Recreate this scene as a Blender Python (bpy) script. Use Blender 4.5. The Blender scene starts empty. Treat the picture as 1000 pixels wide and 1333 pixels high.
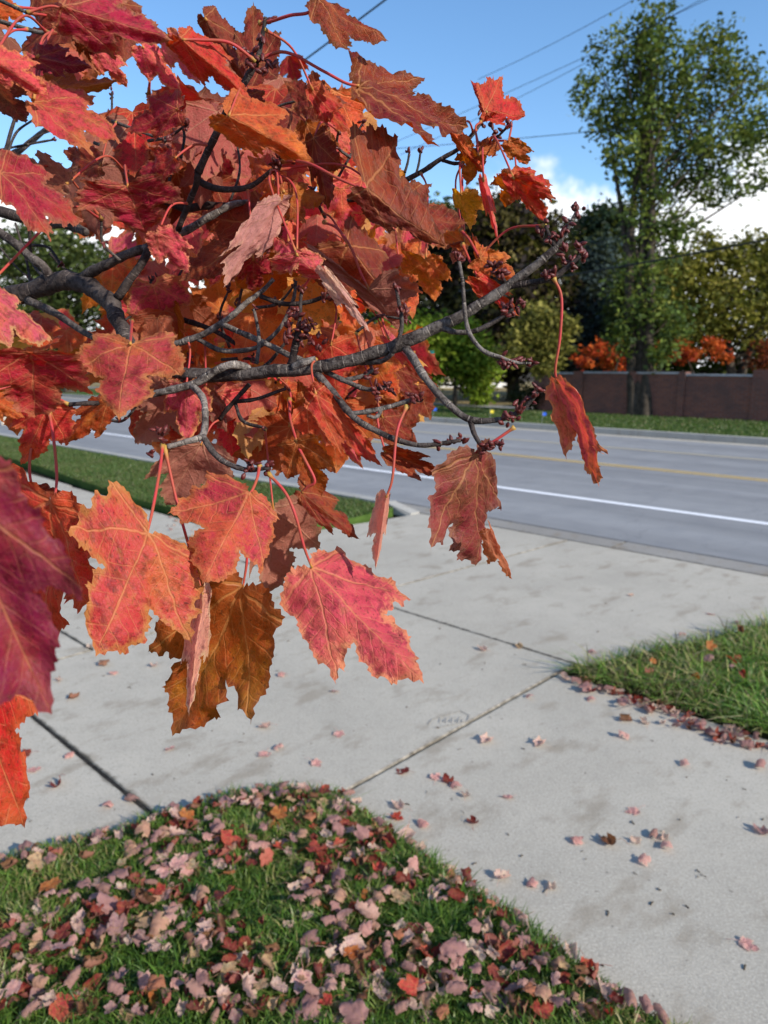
import bpy, math, random
import numpy as np
from mathutils import Vector, Matrix, noise
from mathutils.geometry import delaunay_2d_cdt
random.seed(7); RNG = np.random.default_rng(7)
sc = bpy.context.scene
COL = sc.collection
R = math.radians
# ------------------------------------------------------------------ camera frame
F = 962.7; H = 1.6; PITCH = math.atan(191.5 / F)
CP, SP = math.cos(PITCH), math.sin(PITCH)
def P(x, y, d):                      # photo pixel at a forward distance -> world point
    a, c = (x - 500) / F, -(y - 666.5) / F
    return Vector((a, CP + SP * c, -SP + CP * c)) * d + Vector((0, 0, H))
def GP(x, y, z=0.0):                 # photo pixel on the ground
    r = P(x, y, 1) - Vector((0, 0, H))
    return r * ((z - H) / r.z) + Vector((0, 0, H))
UX, UY = math.sin(R(-46)), math.cos(R(-46))
VX, VY = math.cos(R(-46)), -math.sin(R(-46))
def W(u, v, z=0.0): return Vector((u * UX + v * VX, u * UY + v * VY, z))
def UV(p): return (p.x * UX + p.y * UY, p.x * VX + p.y * VY)
def PV(x, y, v):                     # photo pixel on the vertical plane v = const (parallel to the road)
    r = P(x, y, 1) - Vector((0, 0, H))
    return r * (v / (r.x * VX + r.y * VY)) + Vector((0, 0, H))
def proj(p):
    q = p - Vector((0, 0, H)); d = q.y * CP - q.z * SP; c = q.y * SP + q.z * CP
    return (500 + F * q.x / d, 666.5 - F * c / d, d) if d > 1e-4 else (1e6, 1e6, d)
# ------------------------------------------------------------------ node helper
class NT:
    def __init__(s, name):
        s.m = bpy.data.materials.new(name); s.m.use_nodes = True
        s.t = s.m.node_tree; s.t.nodes.clear(); s.L = s.t.links
        s.out = s.n('ShaderNodeOutputMaterial')
    def n(s, typ, **k):
        nd = s.t.nodes.new(typ)
        for a, b in k.items(): setattr(nd, a, b)
        return nd
    def put(s, sock, v):
        if isinstance(v, bpy.types.NodeSocket): s.L.new(v, sock)
        elif v is not None:
            if isinstance(v, (tuple, list)) and len(v) == 3 and sock.type == 'RGBA': v = (*v, 1)
            sock.default_value = v
    def ma(s, op, a, b=None, c=None, clamp=False):
        nd = s.n('ShaderNodeMath', operation=op, use_clamp=clamp)
        for i, v in enumerate((a, b, c)):
            if v is not None: s.put(nd.inputs[i], v)
        return nd.outputs[0]
    def vm(s, op, a, b=None):
        nd = s.n('ShaderNodeVectorMath', operation=op)
        s.put(nd.inputs[0], a)
        if b is not None: s.put(nd.inputs[1], b)
        return nd.outputs[0]
    def mix(s, f, a, b, bt='MIX'):
        nd = s.n('ShaderNodeMix', data_type='RGBA', blend_type=bt)
        s.put(nd.inputs[0], f); s.put(nd.inputs[6], a); s.put(nd.inputs[7], b)
        return nd.outputs[2]
    def fmix(s, f, a, b):
        nd = s.n('ShaderNodeMix', data_type='FLOAT')
        s.put(nd.inputs[0], f); s.put(nd.inputs[2], a); s.put(nd.inputs[3], b)
        return nd.outputs[0]
    def noise(s, vec, scale, det=3, rough=.55, dist=0):
        nd = s.n('ShaderNodeTexNoise'); s.put(nd.inputs['Vector'], vec)
        nd.inputs['Scale'].default_value = scale; nd.inputs['Detail'].default_value = det
        nd.inputs['Roughness'].default_value = rough; nd.inputs['Distortion'].default_value = dist
        return nd.outputs[0]
    def ss(s, x, a, b, lo=0., hi=1.):
        nd = s.n('ShaderNodeMapRange', interpolation_type='SMOOTHSTEP')
        s.put(nd.inputs[0], x)
        for i, v in enumerate((a, b, lo, hi)): s.put(nd.inputs[i + 1], v)
        return nd.outputs[0]
    def attr(s, name): return s.n('ShaderNodeAttribute', attribute_name=name)
    def pos(s): return s.n('ShaderNodeNewGeometry').outputs['Position']
    def obj(s): return s.n('ShaderNodeTexCoord').outputs['Object']
    def sep(s, v):
        nd = s.n('ShaderNodeSeparateXYZ'); s.put(nd.inputs[0], v); return nd.outputs
    def comb(s, x, y, z):
        nd = s.n('ShaderNodeCombineXYZ')
        for i, v in enumerate((x, y, z)): s.put(nd.inputs[i], v)
        return nd.outputs[0]
    def bump(s, h, strength=.3, dist=.01):
        nd = s.n('ShaderNodeBump'); nd.inputs['Strength'].default_value = strength
        nd.inputs['Distance'].default_value = dist; s.put(nd.inputs['Height'], h); return nd.outputs[0]
    def bsdf(s, col, rough=.6, spec=.4, normal=None, metal=0):
        nd = s.n('ShaderNodeBsdfPrincipled')
        s.put(nd.inputs['Base Color'], col); s.put(nd.inputs['Roughness'], rough)
        s.put(nd.inputs['Specular IOR Level'], spec); nd.inputs['Metallic'].default_value = metal
        if normal is not None: s.put(nd.inputs['Normal'], normal)
        return nd.outputs[0]
    def trans(s, sh, col, f, normal=None):
        t = s.n('ShaderNodeBsdfTranslucent'); s.put(t.inputs[0], col)
        mx = s.n('ShaderNodeMixShader'); s.put(mx.inputs[0], f)
        s.L.new(sh, mx.inputs[1]); s.L.new(t.outputs[0], mx.inputs[2]); return mx.outputs[0]
    def done(s, sh): s.L.new(sh, s.out.inputs[0]); return s.m
def rgb(r, g, b):                    # sRGB 0-255 -> linear
    f = lambda c: (c / 255 / 12.92) if c <= 10 else ((c / 255 + .055) / 1.055) ** 2.4
    return (f(r), f(g), f(b))
# ------------------------------------------------------------------ materials
def mat_leaf():
    s = NT('maple_leaf')
    uv = s.n('ShaderNodeUVMap', uv_map='UVMap').outputs[0]
    X, Y, _ = s.sep(uv)
    x = s.ma('ABSOLUTE', X)
    seed = s.attr('seed').outputs['Fac']
    edge = s.attr('edge').outputs['Fac']
    c1, c2, c3 = [s.attr(k).outputs['Color'] for k in ('c1', 'c2', 'c3')]
    vec = s.vm('ADD', s.comb(X, Y, 0.), s.comb(seed, s.ma('MULTIPLY', seed, 1.7), seed))
    # veins: five ribs from the base, pinnate side veins along the nearest rib
    st = []
    wob = s.ma('MULTIPLY', s.ma('SUBTRACT', s.noise(vec, 5, 2), .5), .05)
    for th in (0, 41, 86):
        c, sn = math.cos(R(th)), math.sin(R(th))
        a = s.ma('ADD', s.ma('MULTIPLY', x, sn), s.ma('MULTIPLY', Y, c))
        t = s.ma('ADD', s.ma('SUBTRACT', s.ma('MULTIPLY', x, c), s.ma('MULTIPLY', Y, sn)), wob if th else s.ma('MULTIPLY', wob, .5))
        st.append((a, s.ma('ABSOLUTE', t)))
    d = s.ma('MINIMUM', s.ma('MINIMUM', st[0][1], st[1][1]), st[2][1])
    w = s.ma('MAXIMUM', s.ma('SUBTRACT', .0115, s.ma('MULTIPLY', st[0][0], .007)), .0045)
    prim = s.ss(s.ma('DIVIDE', d, w), 1.25, .35)
    sel1 = s.ma('LESS_THAN', st[1][1], st[0][1])
    ss_, tt = s.fmix(sel1, st[0][0], st[1][0]), s.fmix(sel1, st[0][1], st[1][1])
    ph = s.ma('FRACT', s.ma('ADD', s.ma('MULTIPLY', s.ma('SUBTRACT', s.ma('ADD', ss_, wob), s.ma('MULTIPLY', tt, .95)), 8.5), 10.))
    sec = s.ss(s.ma('ABSOLUTE', s.ma('SUBTRACT', ph, .5)), .085, .02)
    vo = s.n('ShaderNodeTexVoronoi', feature='DISTANCE_TO_EDGE'); s.put(vo.inputs['Vector'], vec); vo.inputs['Scale'].default_value = 26
    net = s.ss(vo.outputs[0], .07, .0)
    n1 = s.noise(vec, 2.6, 4, .6); n2 = s.noise(vec, 7.5, 5, .65); n3 = s.noise(vec, 38, 3, .6); n4 = s.noise(vec, 1.5, 2)
    near = s.ss(d, .10, .0)
    n5 = s.noise(vec, 17, 4, .7)
    colr = s.mix(s.ss(s.ma('ADD', s.ma('ADD', s.ma('MULTIPLY', n4, .6), s.ma('MULTIPLY', n1, .4)), s.ma('MULTIPLY', s.ma('SUBTRACT', n5, .5), .35)), .47, .62), c1, c2)
    dkc = s.mix(1., colr, (.36, .28, .42), 'MULTIPLY')
    colr = s.mix(s.ma('MULTIPLY', s.ss(s.ma('ADD', s.ma('MULTIPLY', n2, .55), s.ma('MULTIPLY', n5, .45)), .48, .60), .8), colr, dkc)
    colr = s.mix(s.ma('MULTIPLY', s.ss(s.noise(s.vm('ADD', vec, (31., 7., 3.)), 9, 5, .7), .54, .68), .55), colr, s.mix(.6, colr, c3))
    ed = s.ss(s.ma('ADD', edge, s.ma('MULTIPLY', s.ma('SUBTRACT', n5, .5), .24)), .065, -.01)
    colr = s.mix(s.ma('MULTIPLY', ed, .8), colr, c3)
    patch = s.ma('MULTIPLY', s.ss(s.ma('ADD', n2, s.ma('MULTIPLY', n4, .5)), .93, 1.02), s.ss(edge, .2, .05))
    colr = s.mix(s.ma('MULTIPLY', patch, .75), colr, (.11, .045, .018))
    spk = s.ma('MAXIMUM', s.ss(n3, .61, .69), s.ss(s.noise(vec, 75, 2, .6), .66, .73))
    colr = s.mix(s.ma('MULTIPLY', spk, .75), colr, (.035, .012, .012))
    veinc = s.mix(.5, c2, (.66, .34, .14))
    vm_ = s.ma('MAXIMUM', s.ma('MULTIPLY', prim, .7), s.ma('MAXIMUM', s.ma('MULTIPLY', s.ma('MULTIPLY', sec, s.ss(n1, .3, .6)), .42), s.ma('MULTIPLY', net, .2)))
    colr = s.mix(s.ma('MULTIPLY', near, .14), colr, veinc)
    front = s.mix(vm_, colr, veinc)
    # underside: paler, dusty, raised veins
    bc = s.mix(.50, s.mix(.35, c1, c2), (.44, .19, .14))
    bc = s.mix(s.ma('MULTIPLY', s.ss(n2, .5, .72), .35), bc, (.22, .09, .06))
    bc = s.mix(s.ma('MULTIPLY', spk, .5), bc, (.1, .035, .03))
    bc = s.mix(s.ma('MULTIPLY', ed, .5), bc, c3)
    back = s.mix(s.ma('MULTIPLY', vm_, .8), bc, (.50, .27, .17))
    geo = s.n('ShaderNodeNewGeometry')
    col = s.mix(geo.outputs['Backfacing'], front, back)
    hgt = s.ma('ADD', s.ma('ADD', s.ma('MULTIPLY', vm_, -.8), s.ma('MULTIPLY', n3, .4)), s.ma('MULTIPLY', s.noise(vec, 15, 3), 1.2))
    nrm = s.bump(hgt, .55, .0022)
    sh = s.bsdf(col, s.fmix(geo.outputs['Backfacing'], .48, .7), .2, nrm)
    tc = s.mix(.5, colr, c2)
    hs = s.n('ShaderNodeHueSaturation'); hs.inputs['Value'].default_value = 1.35; hs.inputs['Saturation'].default_value = 1.12
    s.put(hs.inputs['Color'], tc)
    return s.done(s.trans(sh, hs.outputs[0], .38))
def mat_bark(name, dark, light):
    s = NT(name); p = s.pos(); lite = s.attr('lite').outputs['Fac']
    ring = s.attr('along').outputs['Fac']
    n = s.noise(p, 260, 4, .65); n2 = s.noise(p, 60, 3); nf = s.noise(p, 900, 2)
    c = s.mix(s.ss(s.ma('ADD', s.ma('MULTIPLY', n, .6), s.ma('MULTIPLY', n2, .5)), .38, .72), dark, s.mix(lite, tuple(k * 1.8 for k in dark), light))
    rg = s.ss(s.ma('ADD', s.noise(s.comb(s.ma('MULTIPLY', ring, 420.), s.ma('MULTIPLY', n2, 2.), 0.), 1.0, 1), s.ma('MULTIPLY', n, .25)), .72, .80)
    c = s.mix(s.ma('MULTIPLY', rg, .55), c, s.mix(lite, (.12, .09, .08), (.5, .45, .40)))
    c = s.mix(s.ma('MULTIPLY', s.ss(nf, .62, .7), .7), c, (.02, .014, .014))
    nrm = s.bump(s.ma('ADD', s.ma('ADD', n, s.ma('MULTIPLY', rg, .8)), s.ma('MULTIPLY', nf, .4)), .9, .0016)
    return s.done(s.bsdf(c, .75, .15, nrm))
def mat_simple(name, col, rough=.6, spec=.4, var=.25, scale=30, metal=0):
    s = NT(name); p = s.obj(); n = s.noise(p, scale, 4)
    c = s.mix(s.ss(n, .3, .7), tuple(k * (1 - var) for k in col), tuple(min(1, k * (1 + var)) for k in col))
    return s.done(s.bsdf(c, rough, spec, s.bump(n, .25, .004), metal))
def mat_petiole():
    s = NT('petiole'); a = s.attr('along').outputs['Fac']
    c = s.mix(s.ss(s.noise(s.pos(), 90, 2), .35, .65), (.50, .055, .06), (.40, .09, .05))
    c = s.mix(s.ss(a, .88, 1.), c, (.5, .25, .06)); c = s.mix(s.ss(a, .1, .0), c, (.45, .30, .07))
    return s.done(s.trans(s.bsdf(c, .5, .25), (.6, .12, .07), .2))
def mat_blade(name):
    s = NT(name); c = s.attr('col').outputs['Color']
    return s.done(s.trans(s.bsdf(c, .42, .35), s.mix(.4, c, (.16, .26, .02)), .32))
def mat_foliage(name):
    s = NT(name); c = s.attr('col').outputs['Color']
    return s.done(s.trans(s.bsdf(c, .6, .12), s.mix(.35, c, (.22, .25, .02), 'MIX') if 'red' not in name else s.mix(.3, c, (.6, .12, .02)), .3))
def mat_concrete(name, base=(.412, .38, .318), stain=.6):
    s = NT(name); p = s.pos()
    big = s.noise(p, .9, 4, .6); mid = s.noise(p, 6, 5, .65); fine = s.noise(p, 140, 3, .7); ag = s.noise(p, 420, 2, .6)
    a = s.n('ShaderNodeTexVoronoi'); s.put(a.inputs['Vector'], p); a.inputs['Scale'].default_value = 190
    c = s.mix(s.ss(big, .3, .7), tuple(k * .86 for k in base), tuple(k * 1.10 for k in base))
    c = s.mix(s.ma('MULTIPLY', s.ss(mid, .45, .75), .35), c, tuple(k * .72 for k in base))
    c = s.mix(s.ma('MULTIPLY', s.ss(fine, .45, .68), .8), c, tuple(k * 1.3 for k in base))
    c = s.mix(s.ma('MULTIPLY', s.ss(s.noise(p, 95, 3, .7), .52, .68), .75), c, tuple(k * .68 for k in base))
    c = s.mix(s.ma('MULTIPLY', s.ss(ag, .60, .72), .55), c, (.13, .12, .11))
    c = s.mix(s.ma('MULTIPLY', s.ss(s.noise(p, 22, 5, .7), .5, .7), .4), c, tuple(k * .74 for k in base))
    c = s.mix(s.ma('MULTIPLY', s.ss(a.outputs['Distance'], .18, .05), s.ss(s.noise(p, 120, 1), .5, .62)), c, (.62, .60, .57))
    # blown brown stains stretched along the pavement
    u = s.vm('DOT_PRODUCT', p, (UX, UY, 0)); v = s.vm('DOT_PRODUCT', p, (VX, VY, 0))
    un = [nd for nd in s.t.nodes if nd.type == 'VECT_MATH' and nd.operation == 'DOT_PRODUCT']
    u, v = un[0].outputs['Value'], un[1].outputs['Value']
    sv = s.comb(s.ma('MULTIPLY', u, 4.2), s.ma('MULTIPLY', v, 1.9), 0.)
    st = s.noise(sv, 1.5, 4, .62); sp = s.noise(s.comb(s.ma('MULTIPLY', u, 9.), s.ma('MULTIPLY', v, 5.), 3.), 1., 3, .6)
    c = s.mix(s.ma('MULTIPLY', s.ss(st, .52, .70), stain * .8), c, (.21, .17, .12))
    c = s.mix(s.ma('MULTIPLY', s.ss(sp, .68, .78), stain * .8), c, (.15, .125, .085))
    pit = s.noise(p, 34, 2, .5)
    c = s.mix(s.ma('MULTIPLY', s.ss(pit, .71, .76), .7), c, (.10, .085, .07))
    ja = s.attr('joint').outputs['Fac']
    jm = s.ma('MULTIPLY', s.ss(s.ma('ADD', ja, s.ma('MULTIPLY', s.ma('SUBTRACT', s.noise(p, 16, 4, .7), .5), 1.3)), .62, 1.15), .75)
    c = s.mix(jm, c, (.07, .058, .04))
    h = s.ma('ADD', s.ma('ADD', s.ma('MULTIPLY', fine, .6), s.ma('MULTIPLY', ag, .5)), mid)
    return s.done(s.bsdf(c, .88, .25, s.bump(h, .6, .0035)))
def mat_asphalt():
    s = NT('asphalt'); p = s.pos()
    u = s.n('ShaderNodeVectorMath', operation='DOT_PRODUCT'); s.put(u.inputs[0], p); u.inputs[1].default_value = (UX, UY, 0); u = u.outputs['Value']
    v = s.n('ShaderNodeVectorMath', operation='DOT_PRODUCT'); s.put(v.inputs[0], p); v.inputs[1].default_value = (VX, VY, 0); v = v.outputs['Value']
    lane = s.noise(s.comb(s.ma('MULTIPLY', u, .05), s.ma('MULTIPLY', v, 1.1), 0.), 1., 3, .6)
    n = s.noise(p, 2.2, 5, .6); f = s.noise(p, 160, 3, .7); g = s.noise(p, 60, 2, .7)
    c = s.mix(s.ss(lane, .3, .7), (.19, .192, .195), (.275, .278, .28))
    c = s.mix(s.ma('MULTIPLY', s.ss(n, .4, .75), .35), c, (.13, .135, .15))
    c = s.mix(s.ma('MULTIPLY', s.ss(f, .5, .75), .5), c, (.33, .335, .35))
    c = s.mix(s.ma('MULTIPLY', s.ss(g, .6, .75), .5), c, (.09, .09, .10))
    c = s.mix(s.ss(s.ma('ADD', v, s.ma('MULTIPLY', n, .12)), 6.46, 6.36), c, (.06, .055, .05))
    cr = s.noise(s.comb(s.ma('MULTIPLY', u, .8), s.ma('MULTIPLY', v, .35), 5.), 1., 4, .65)
    c = s.mix(s.ma('MULTIPLY', s.ss(s.ma('ABSOLUTE', s.ma('SUBTRACT', cr, .5)), .004, .0), .22), c, (.06, .06, .065))
    return s.done(s.bsdf(c, .8, .35, s.bump(s.ma('ADD', f, g), .5, .006)))
def mat_paint(name, col):
    s = NT(name); p = s.pos(); n = s.noise(p, 30, 4, .7)
    return s.done(s.bsdf(s.mix(s.ma('MULTIPLY', s.ss(n, .5, .75), .7), col, (.2, .2, .21)), .7, .3))
def mat_brick():
    s = NT('brick'); uv = s.n('ShaderNodeUVMap', uv_map='UVMap').outputs[0]
    b = s.n('ShaderNodeTexBrick'); s.put(b.inputs['Vector'], uv); b.inputs['Scale'].default_value = 1
    b.inputs['Brick Width'].default_value = .21; b.inputs['Row Height'].default_value = .075; b.inputs['Mortar Size'].default_value = .006
    b.inputs['Color1'].default_value = (.20, .078, .052, 1); b.inputs['Color2'].default_value = (.14, .058, .045, 1); b.inputs['Mortar'].default_value = (.15, .12, .11, 1)
    n = s.noise(uv, 1.6, 4)
    c = s.mix(s.ma('MULTIPLY', s.ss(n, .4, .75), .6), b.outputs[0], (.075, .055, .052))
    return s.done(s.bsdf(c, .85, .2, s.bump(b.outputs['Fac'], -.4, .01)))
def mat_soil(name, a, b, scale=14):
    s = NT(name); p = s.pos(); n = s.noise(p, scale, 5, .65); m = s.noise(p, scale * 9, 3, .7)
    c = s.mix(s.ss(s.ma('ADD', s.ma('MULTIPLY', n, .6), s.ma('MULTIPLY', m, .4)), .35, .65), a, b)
    return s.done(s.bsdf(c, .95, .1, s.bump(s.ma('ADD', n, m), .8, .03)))
M = dict(leaf=mat_leaf(), bark=mat_bark('maple_bark', (.021, .015, .0145), (.29, .26, .235)), petiole=mat_petiole(),
         bud=mat_simple('maple_bud', (.095, .016, .014), .45, .4, .45, 400), blade=mat_blade('grass_blade'), folg=mat_foliage('foliage_green'), folr=mat_foliage('foliage_red'),
         conc=mat_concrete('concrete'), gutter=mat_concrete('gutter_concrete', (.27, .255, .23), .8), curb=mat_concrete('curb_concrete', (.36, .35, .32), .4), asphalt=mat_asphalt(),
         white=mat_paint('white_road_paint', (.80, .81, .83)), pale_yellow=mat_paint('faded_yellow_road_paint', (.46, .40, .27)), yellow=mat_paint('yellow_road_paint', (.62, .43, .14)), brick=mat_brick(),
         soil=mat_soil('lawn_soil', (.022, .020, .010), (.05, .055, .018)), turf=mat_soil('turf', (.035, .07, .014), (.075, .13, .026), 3), dry=mat_soil('dry_turf', (.16, .13, .06), (.28, .22, .11), 2),
         dirt=mat_soil('joint_dirt', (.02, .018, .014), (.07, .055, .035), 30), trunk=mat_simple('tree_bark', (.055, .045, .035), .9, .1, .4, 6),
         jfill=mat_simple('joint_filler', (.03, .028, .026), .95, .1, .5, 60), wire=mat_simple('wire', (.012, .016, .016), .5, .3, .1), capstone=mat_simple('coping_stone', (.32, .32, .33), .8, .2, .2, 4), cream=mat_simple('cream_siding', (.62, .56, .40), .8, .2, .06, 3),
         trim=mat_simple('white_trim', (.78, .78, .76), .5, .4, .05), glass=mat_simple('window_glass', (.03, .04, .045), .08, .5, .2, 2), roof=mat_simple('roof_shingle', (.09, .085, .085), .9, .2, .35, 8),
         steel=mat_simple('galvanised_steel', (.36, .37, .38), .45, .5, .15, 20, .7), teal=mat_simple('green_sign_sheet', (.03, .30, .24), .4, .5, .06), blueflag=mat_simple('blue_flag', (.03, .12, .62), .6, .3, .1),
         yellowflag=mat_simple('yellow_flag', (.75, .62, .05), .6, .3, .1), plastic=mat_simple('white_plastic', (.72, .76, .80), .5, .4, .08), post=mat_simple('post_wood', (.50, .44, .36), .8, .2, .2, 10), debris=mat_simple('dead_twig', (.06, .045, .03), .9, .1, .4, 60))
# ------------------------------------------------------------------ mesh helpers
def link(name, me, mat, parent=None, loc=None):
    o = bpy.data.objects.new(name, me); COL.objects.link(o)
    if mat is not None and not me.materials: me.materials.append(mat)
    if parent is not None: o.parent = parent
    if loc is not None: o.location = loc
    return o
def tag(o, label=None, cat=None, group=None, kind=None):
    if label: o['label'] = label
    if cat: o['category'] = cat
    if group: o['group'] = group
    if kind: o['kind'] = kind
    return o
def empty(name, loc, label, cat, group=None):
    o = bpy.data.objects.new(name, None); COL.objects.link(o); o.location = loc; o.empty_display_size = .1
    bpy.context.view_layer.update()
    return tag(o, label, cat, group)
def pm(name, V, Fc, smooth=True, fattr=None, cattr=None, uv=None):
    me = bpy.data.meshes.new(name); me.from_pydata([tuple(v) for v in V], [], [tuple(f) for f in Fc]); 
    if smooth: me.polygons.foreach_set('use_smooth', np.ones(len(me.polygons), bool))
    n = len(me.vertices)
    for k, a in (fattr or {}).items():
        t = me.attributes.new(k, 'FLOAT', 'POINT'); t.data.foreach_set('value', np.asarray(a, np.float32))
    for k, a in (cattr or {}).items():
        t = me.attributes.new(k, 'FLOAT_COLOR', 'POINT'); a = np.asarray(a, np.float32)
        if a.ndim == 1: a = np.tile(a, (n, 1))
        t.data.foreach_set('color', np.c_[a, np.ones(n)].astype(np.float32).ravel())
    if uv is not None:
        l = me.uv_layers.new(name='UVMap'); idx = np.zeros(len(me.loops), np.int32); me.loops.foreach_get('vertex_index', idx)
        l.data.foreach_set('uv', np.asarray(uv, np.float32)[idx].ravel())
    me.update(); return me
def fast_mesh(name, V, tris=None, quads=None, cattr=None, smooth=False):
    V = np.asarray(V, np.float32); me = bpy.data.meshes.new(name); me.vertices.add(len(V)); me.vertices.foreach_set('co', V.ravel())
    nt = 0 if tris is None else len(tris); nq = 0 if quads is None else len(quads)
    lp = np.concatenate([np.asarray(a, np.int32).ravel() for a in (tris, quads) if a is not None])
    me.loops.add(len(lp)); me.loops.foreach_set('vertex_index', lp); me.polygons.add(nt + nq)
    me.polygons.foreach_set('loop_start', np.r_[np.arange(nt) * 3, nt * 3 + np.arange(nq) * 4].astype(np.int32))
    if smooth: me.polygons.foreach_set('use_smooth', np.ones(nt + nq, bool))
    for k, a in (cattr or {}).items():
        t = me.attributes.new(k, 'FLOAT_COLOR', 'POINT'); t.data.foreach_set('color', np.c_[a, np.ones(len(V))].astype(np.float32).ravel())
    me.update(calc_edges=True); me.validate(); return me
def spline(pts, n):                  # Catmull-Rom through rows of numbers
    A = np.array(pts, float)
    if len(A) < 3: return np.array([A[0] + (A[-1] - A[0]) * t for t in np.linspace(0, 1, n + 1)])
    A = np.vstack([2 * A[0] - A[1], A, 2 * A[-1] - A[-2]]); out = []
    for i in range(1, len(A) - 2):
        p0, p1, p2, p3 = A[i - 1:i + 3]
        for t in np.linspace(0, 1, n, endpoint=False):
            out.append(.5 * (2 * p1 + (p2 - p0) * t + (2 * p0 - 5 * p1 + 4 * p2 - p3) * t * t + (3 * p1 - p0 - 3 * p2 + p3) * t ** 3))
    out.append(A[-2]); return np.array(out)
def tube_geo(C, rad, sides=8):
    C = np.asarray(C, float); n = len(C); V = []; Fc = []
    T = np.gradient(C, axis=0); T /= np.linalg.norm(T, axis=1)[:, None] + 1e-12
    ref = np.array([0, 0, 1.]) if abs(T[0][2]) < .9 else np.array([1., 0, 0])
    for i in range(n):
        a = np.cross(T[i], ref); a /= np.linalg.norm(a) + 1e-12; b = np.cross(a, T[i]); ref = b
        for k in range(sides):
            th = 2 * math.pi * k / sides; V.append(C[i] + rad[i] * (math.cos(th) * a + math.sin(th) * b))
    for i in range(n - 1):
        for k in range(sides):
            k2 = (k + 1) % sides; Fc.append((i * sides + k, i * sides + k2, (i + 1) * sides + k2, (i + 1) * sides + k))
    Fc.append(tuple(range(sides - 1, -1, -1))); Fc.append(tuple((n - 1) * sides + k for k in range(sides)))
    return V, Fc
class MB:
    def __init__(s): s.V = []; s.F = []; s.uv = []
    def add(s, V, Fc, uv=None):
        o = len(s.V); s.V += [tuple(v) for v in V]; s.F += [tuple(i + o for i in f) for f in Fc]; s.uv += list(uv) if uv is not None else [(0, 0)] * len(V)
    def tube(s, pts, r, sides=8, n=5):
        A = spline([(*p, rr) for p, rr in zip(pts, r if hasattr(r, '__len__') else [r] * len(pts))], n); s.add(*tube_geo(A[:, :3], A[:, 3], sides))
    def boxuv(s, u0, u1, v0, v1, z0, z1):   # box in street coordinates, uv in metres
        c = [W(u, v, z) for z in (z0, z1) for v in (v0, v1) for u in (u0, u1)]
        for f in ((0, 1, 3, 2), (4, 6, 7, 5), (0, 4, 5, 1), (2, 3, 7, 6), (0, 2, 6, 4), (1, 5, 7, 3)):
            w = [c[i] for i in f]
            uv = [(UV(p)[0] + (UV(p)[1] if f in ((0, 2, 6, 4), (1, 5, 7, 3)) else 0), p.z) for p in w]
            s.add(w, [(0, 1, 2, 3)], uv)
    def build(s, name, mat, parent=None, smooth=False, loc=None):
        V = s.V
        if parent is not None: V = [tuple(Vector(v) - parent.location) for v in V]
        elif loc is not None: V = [tuple(Vector(v) - loc) for v in V]
        return link(name, pm(name, V, s.F, smooth, uv=s.uv), mat, parent, None if parent is not None else loc)
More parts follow.
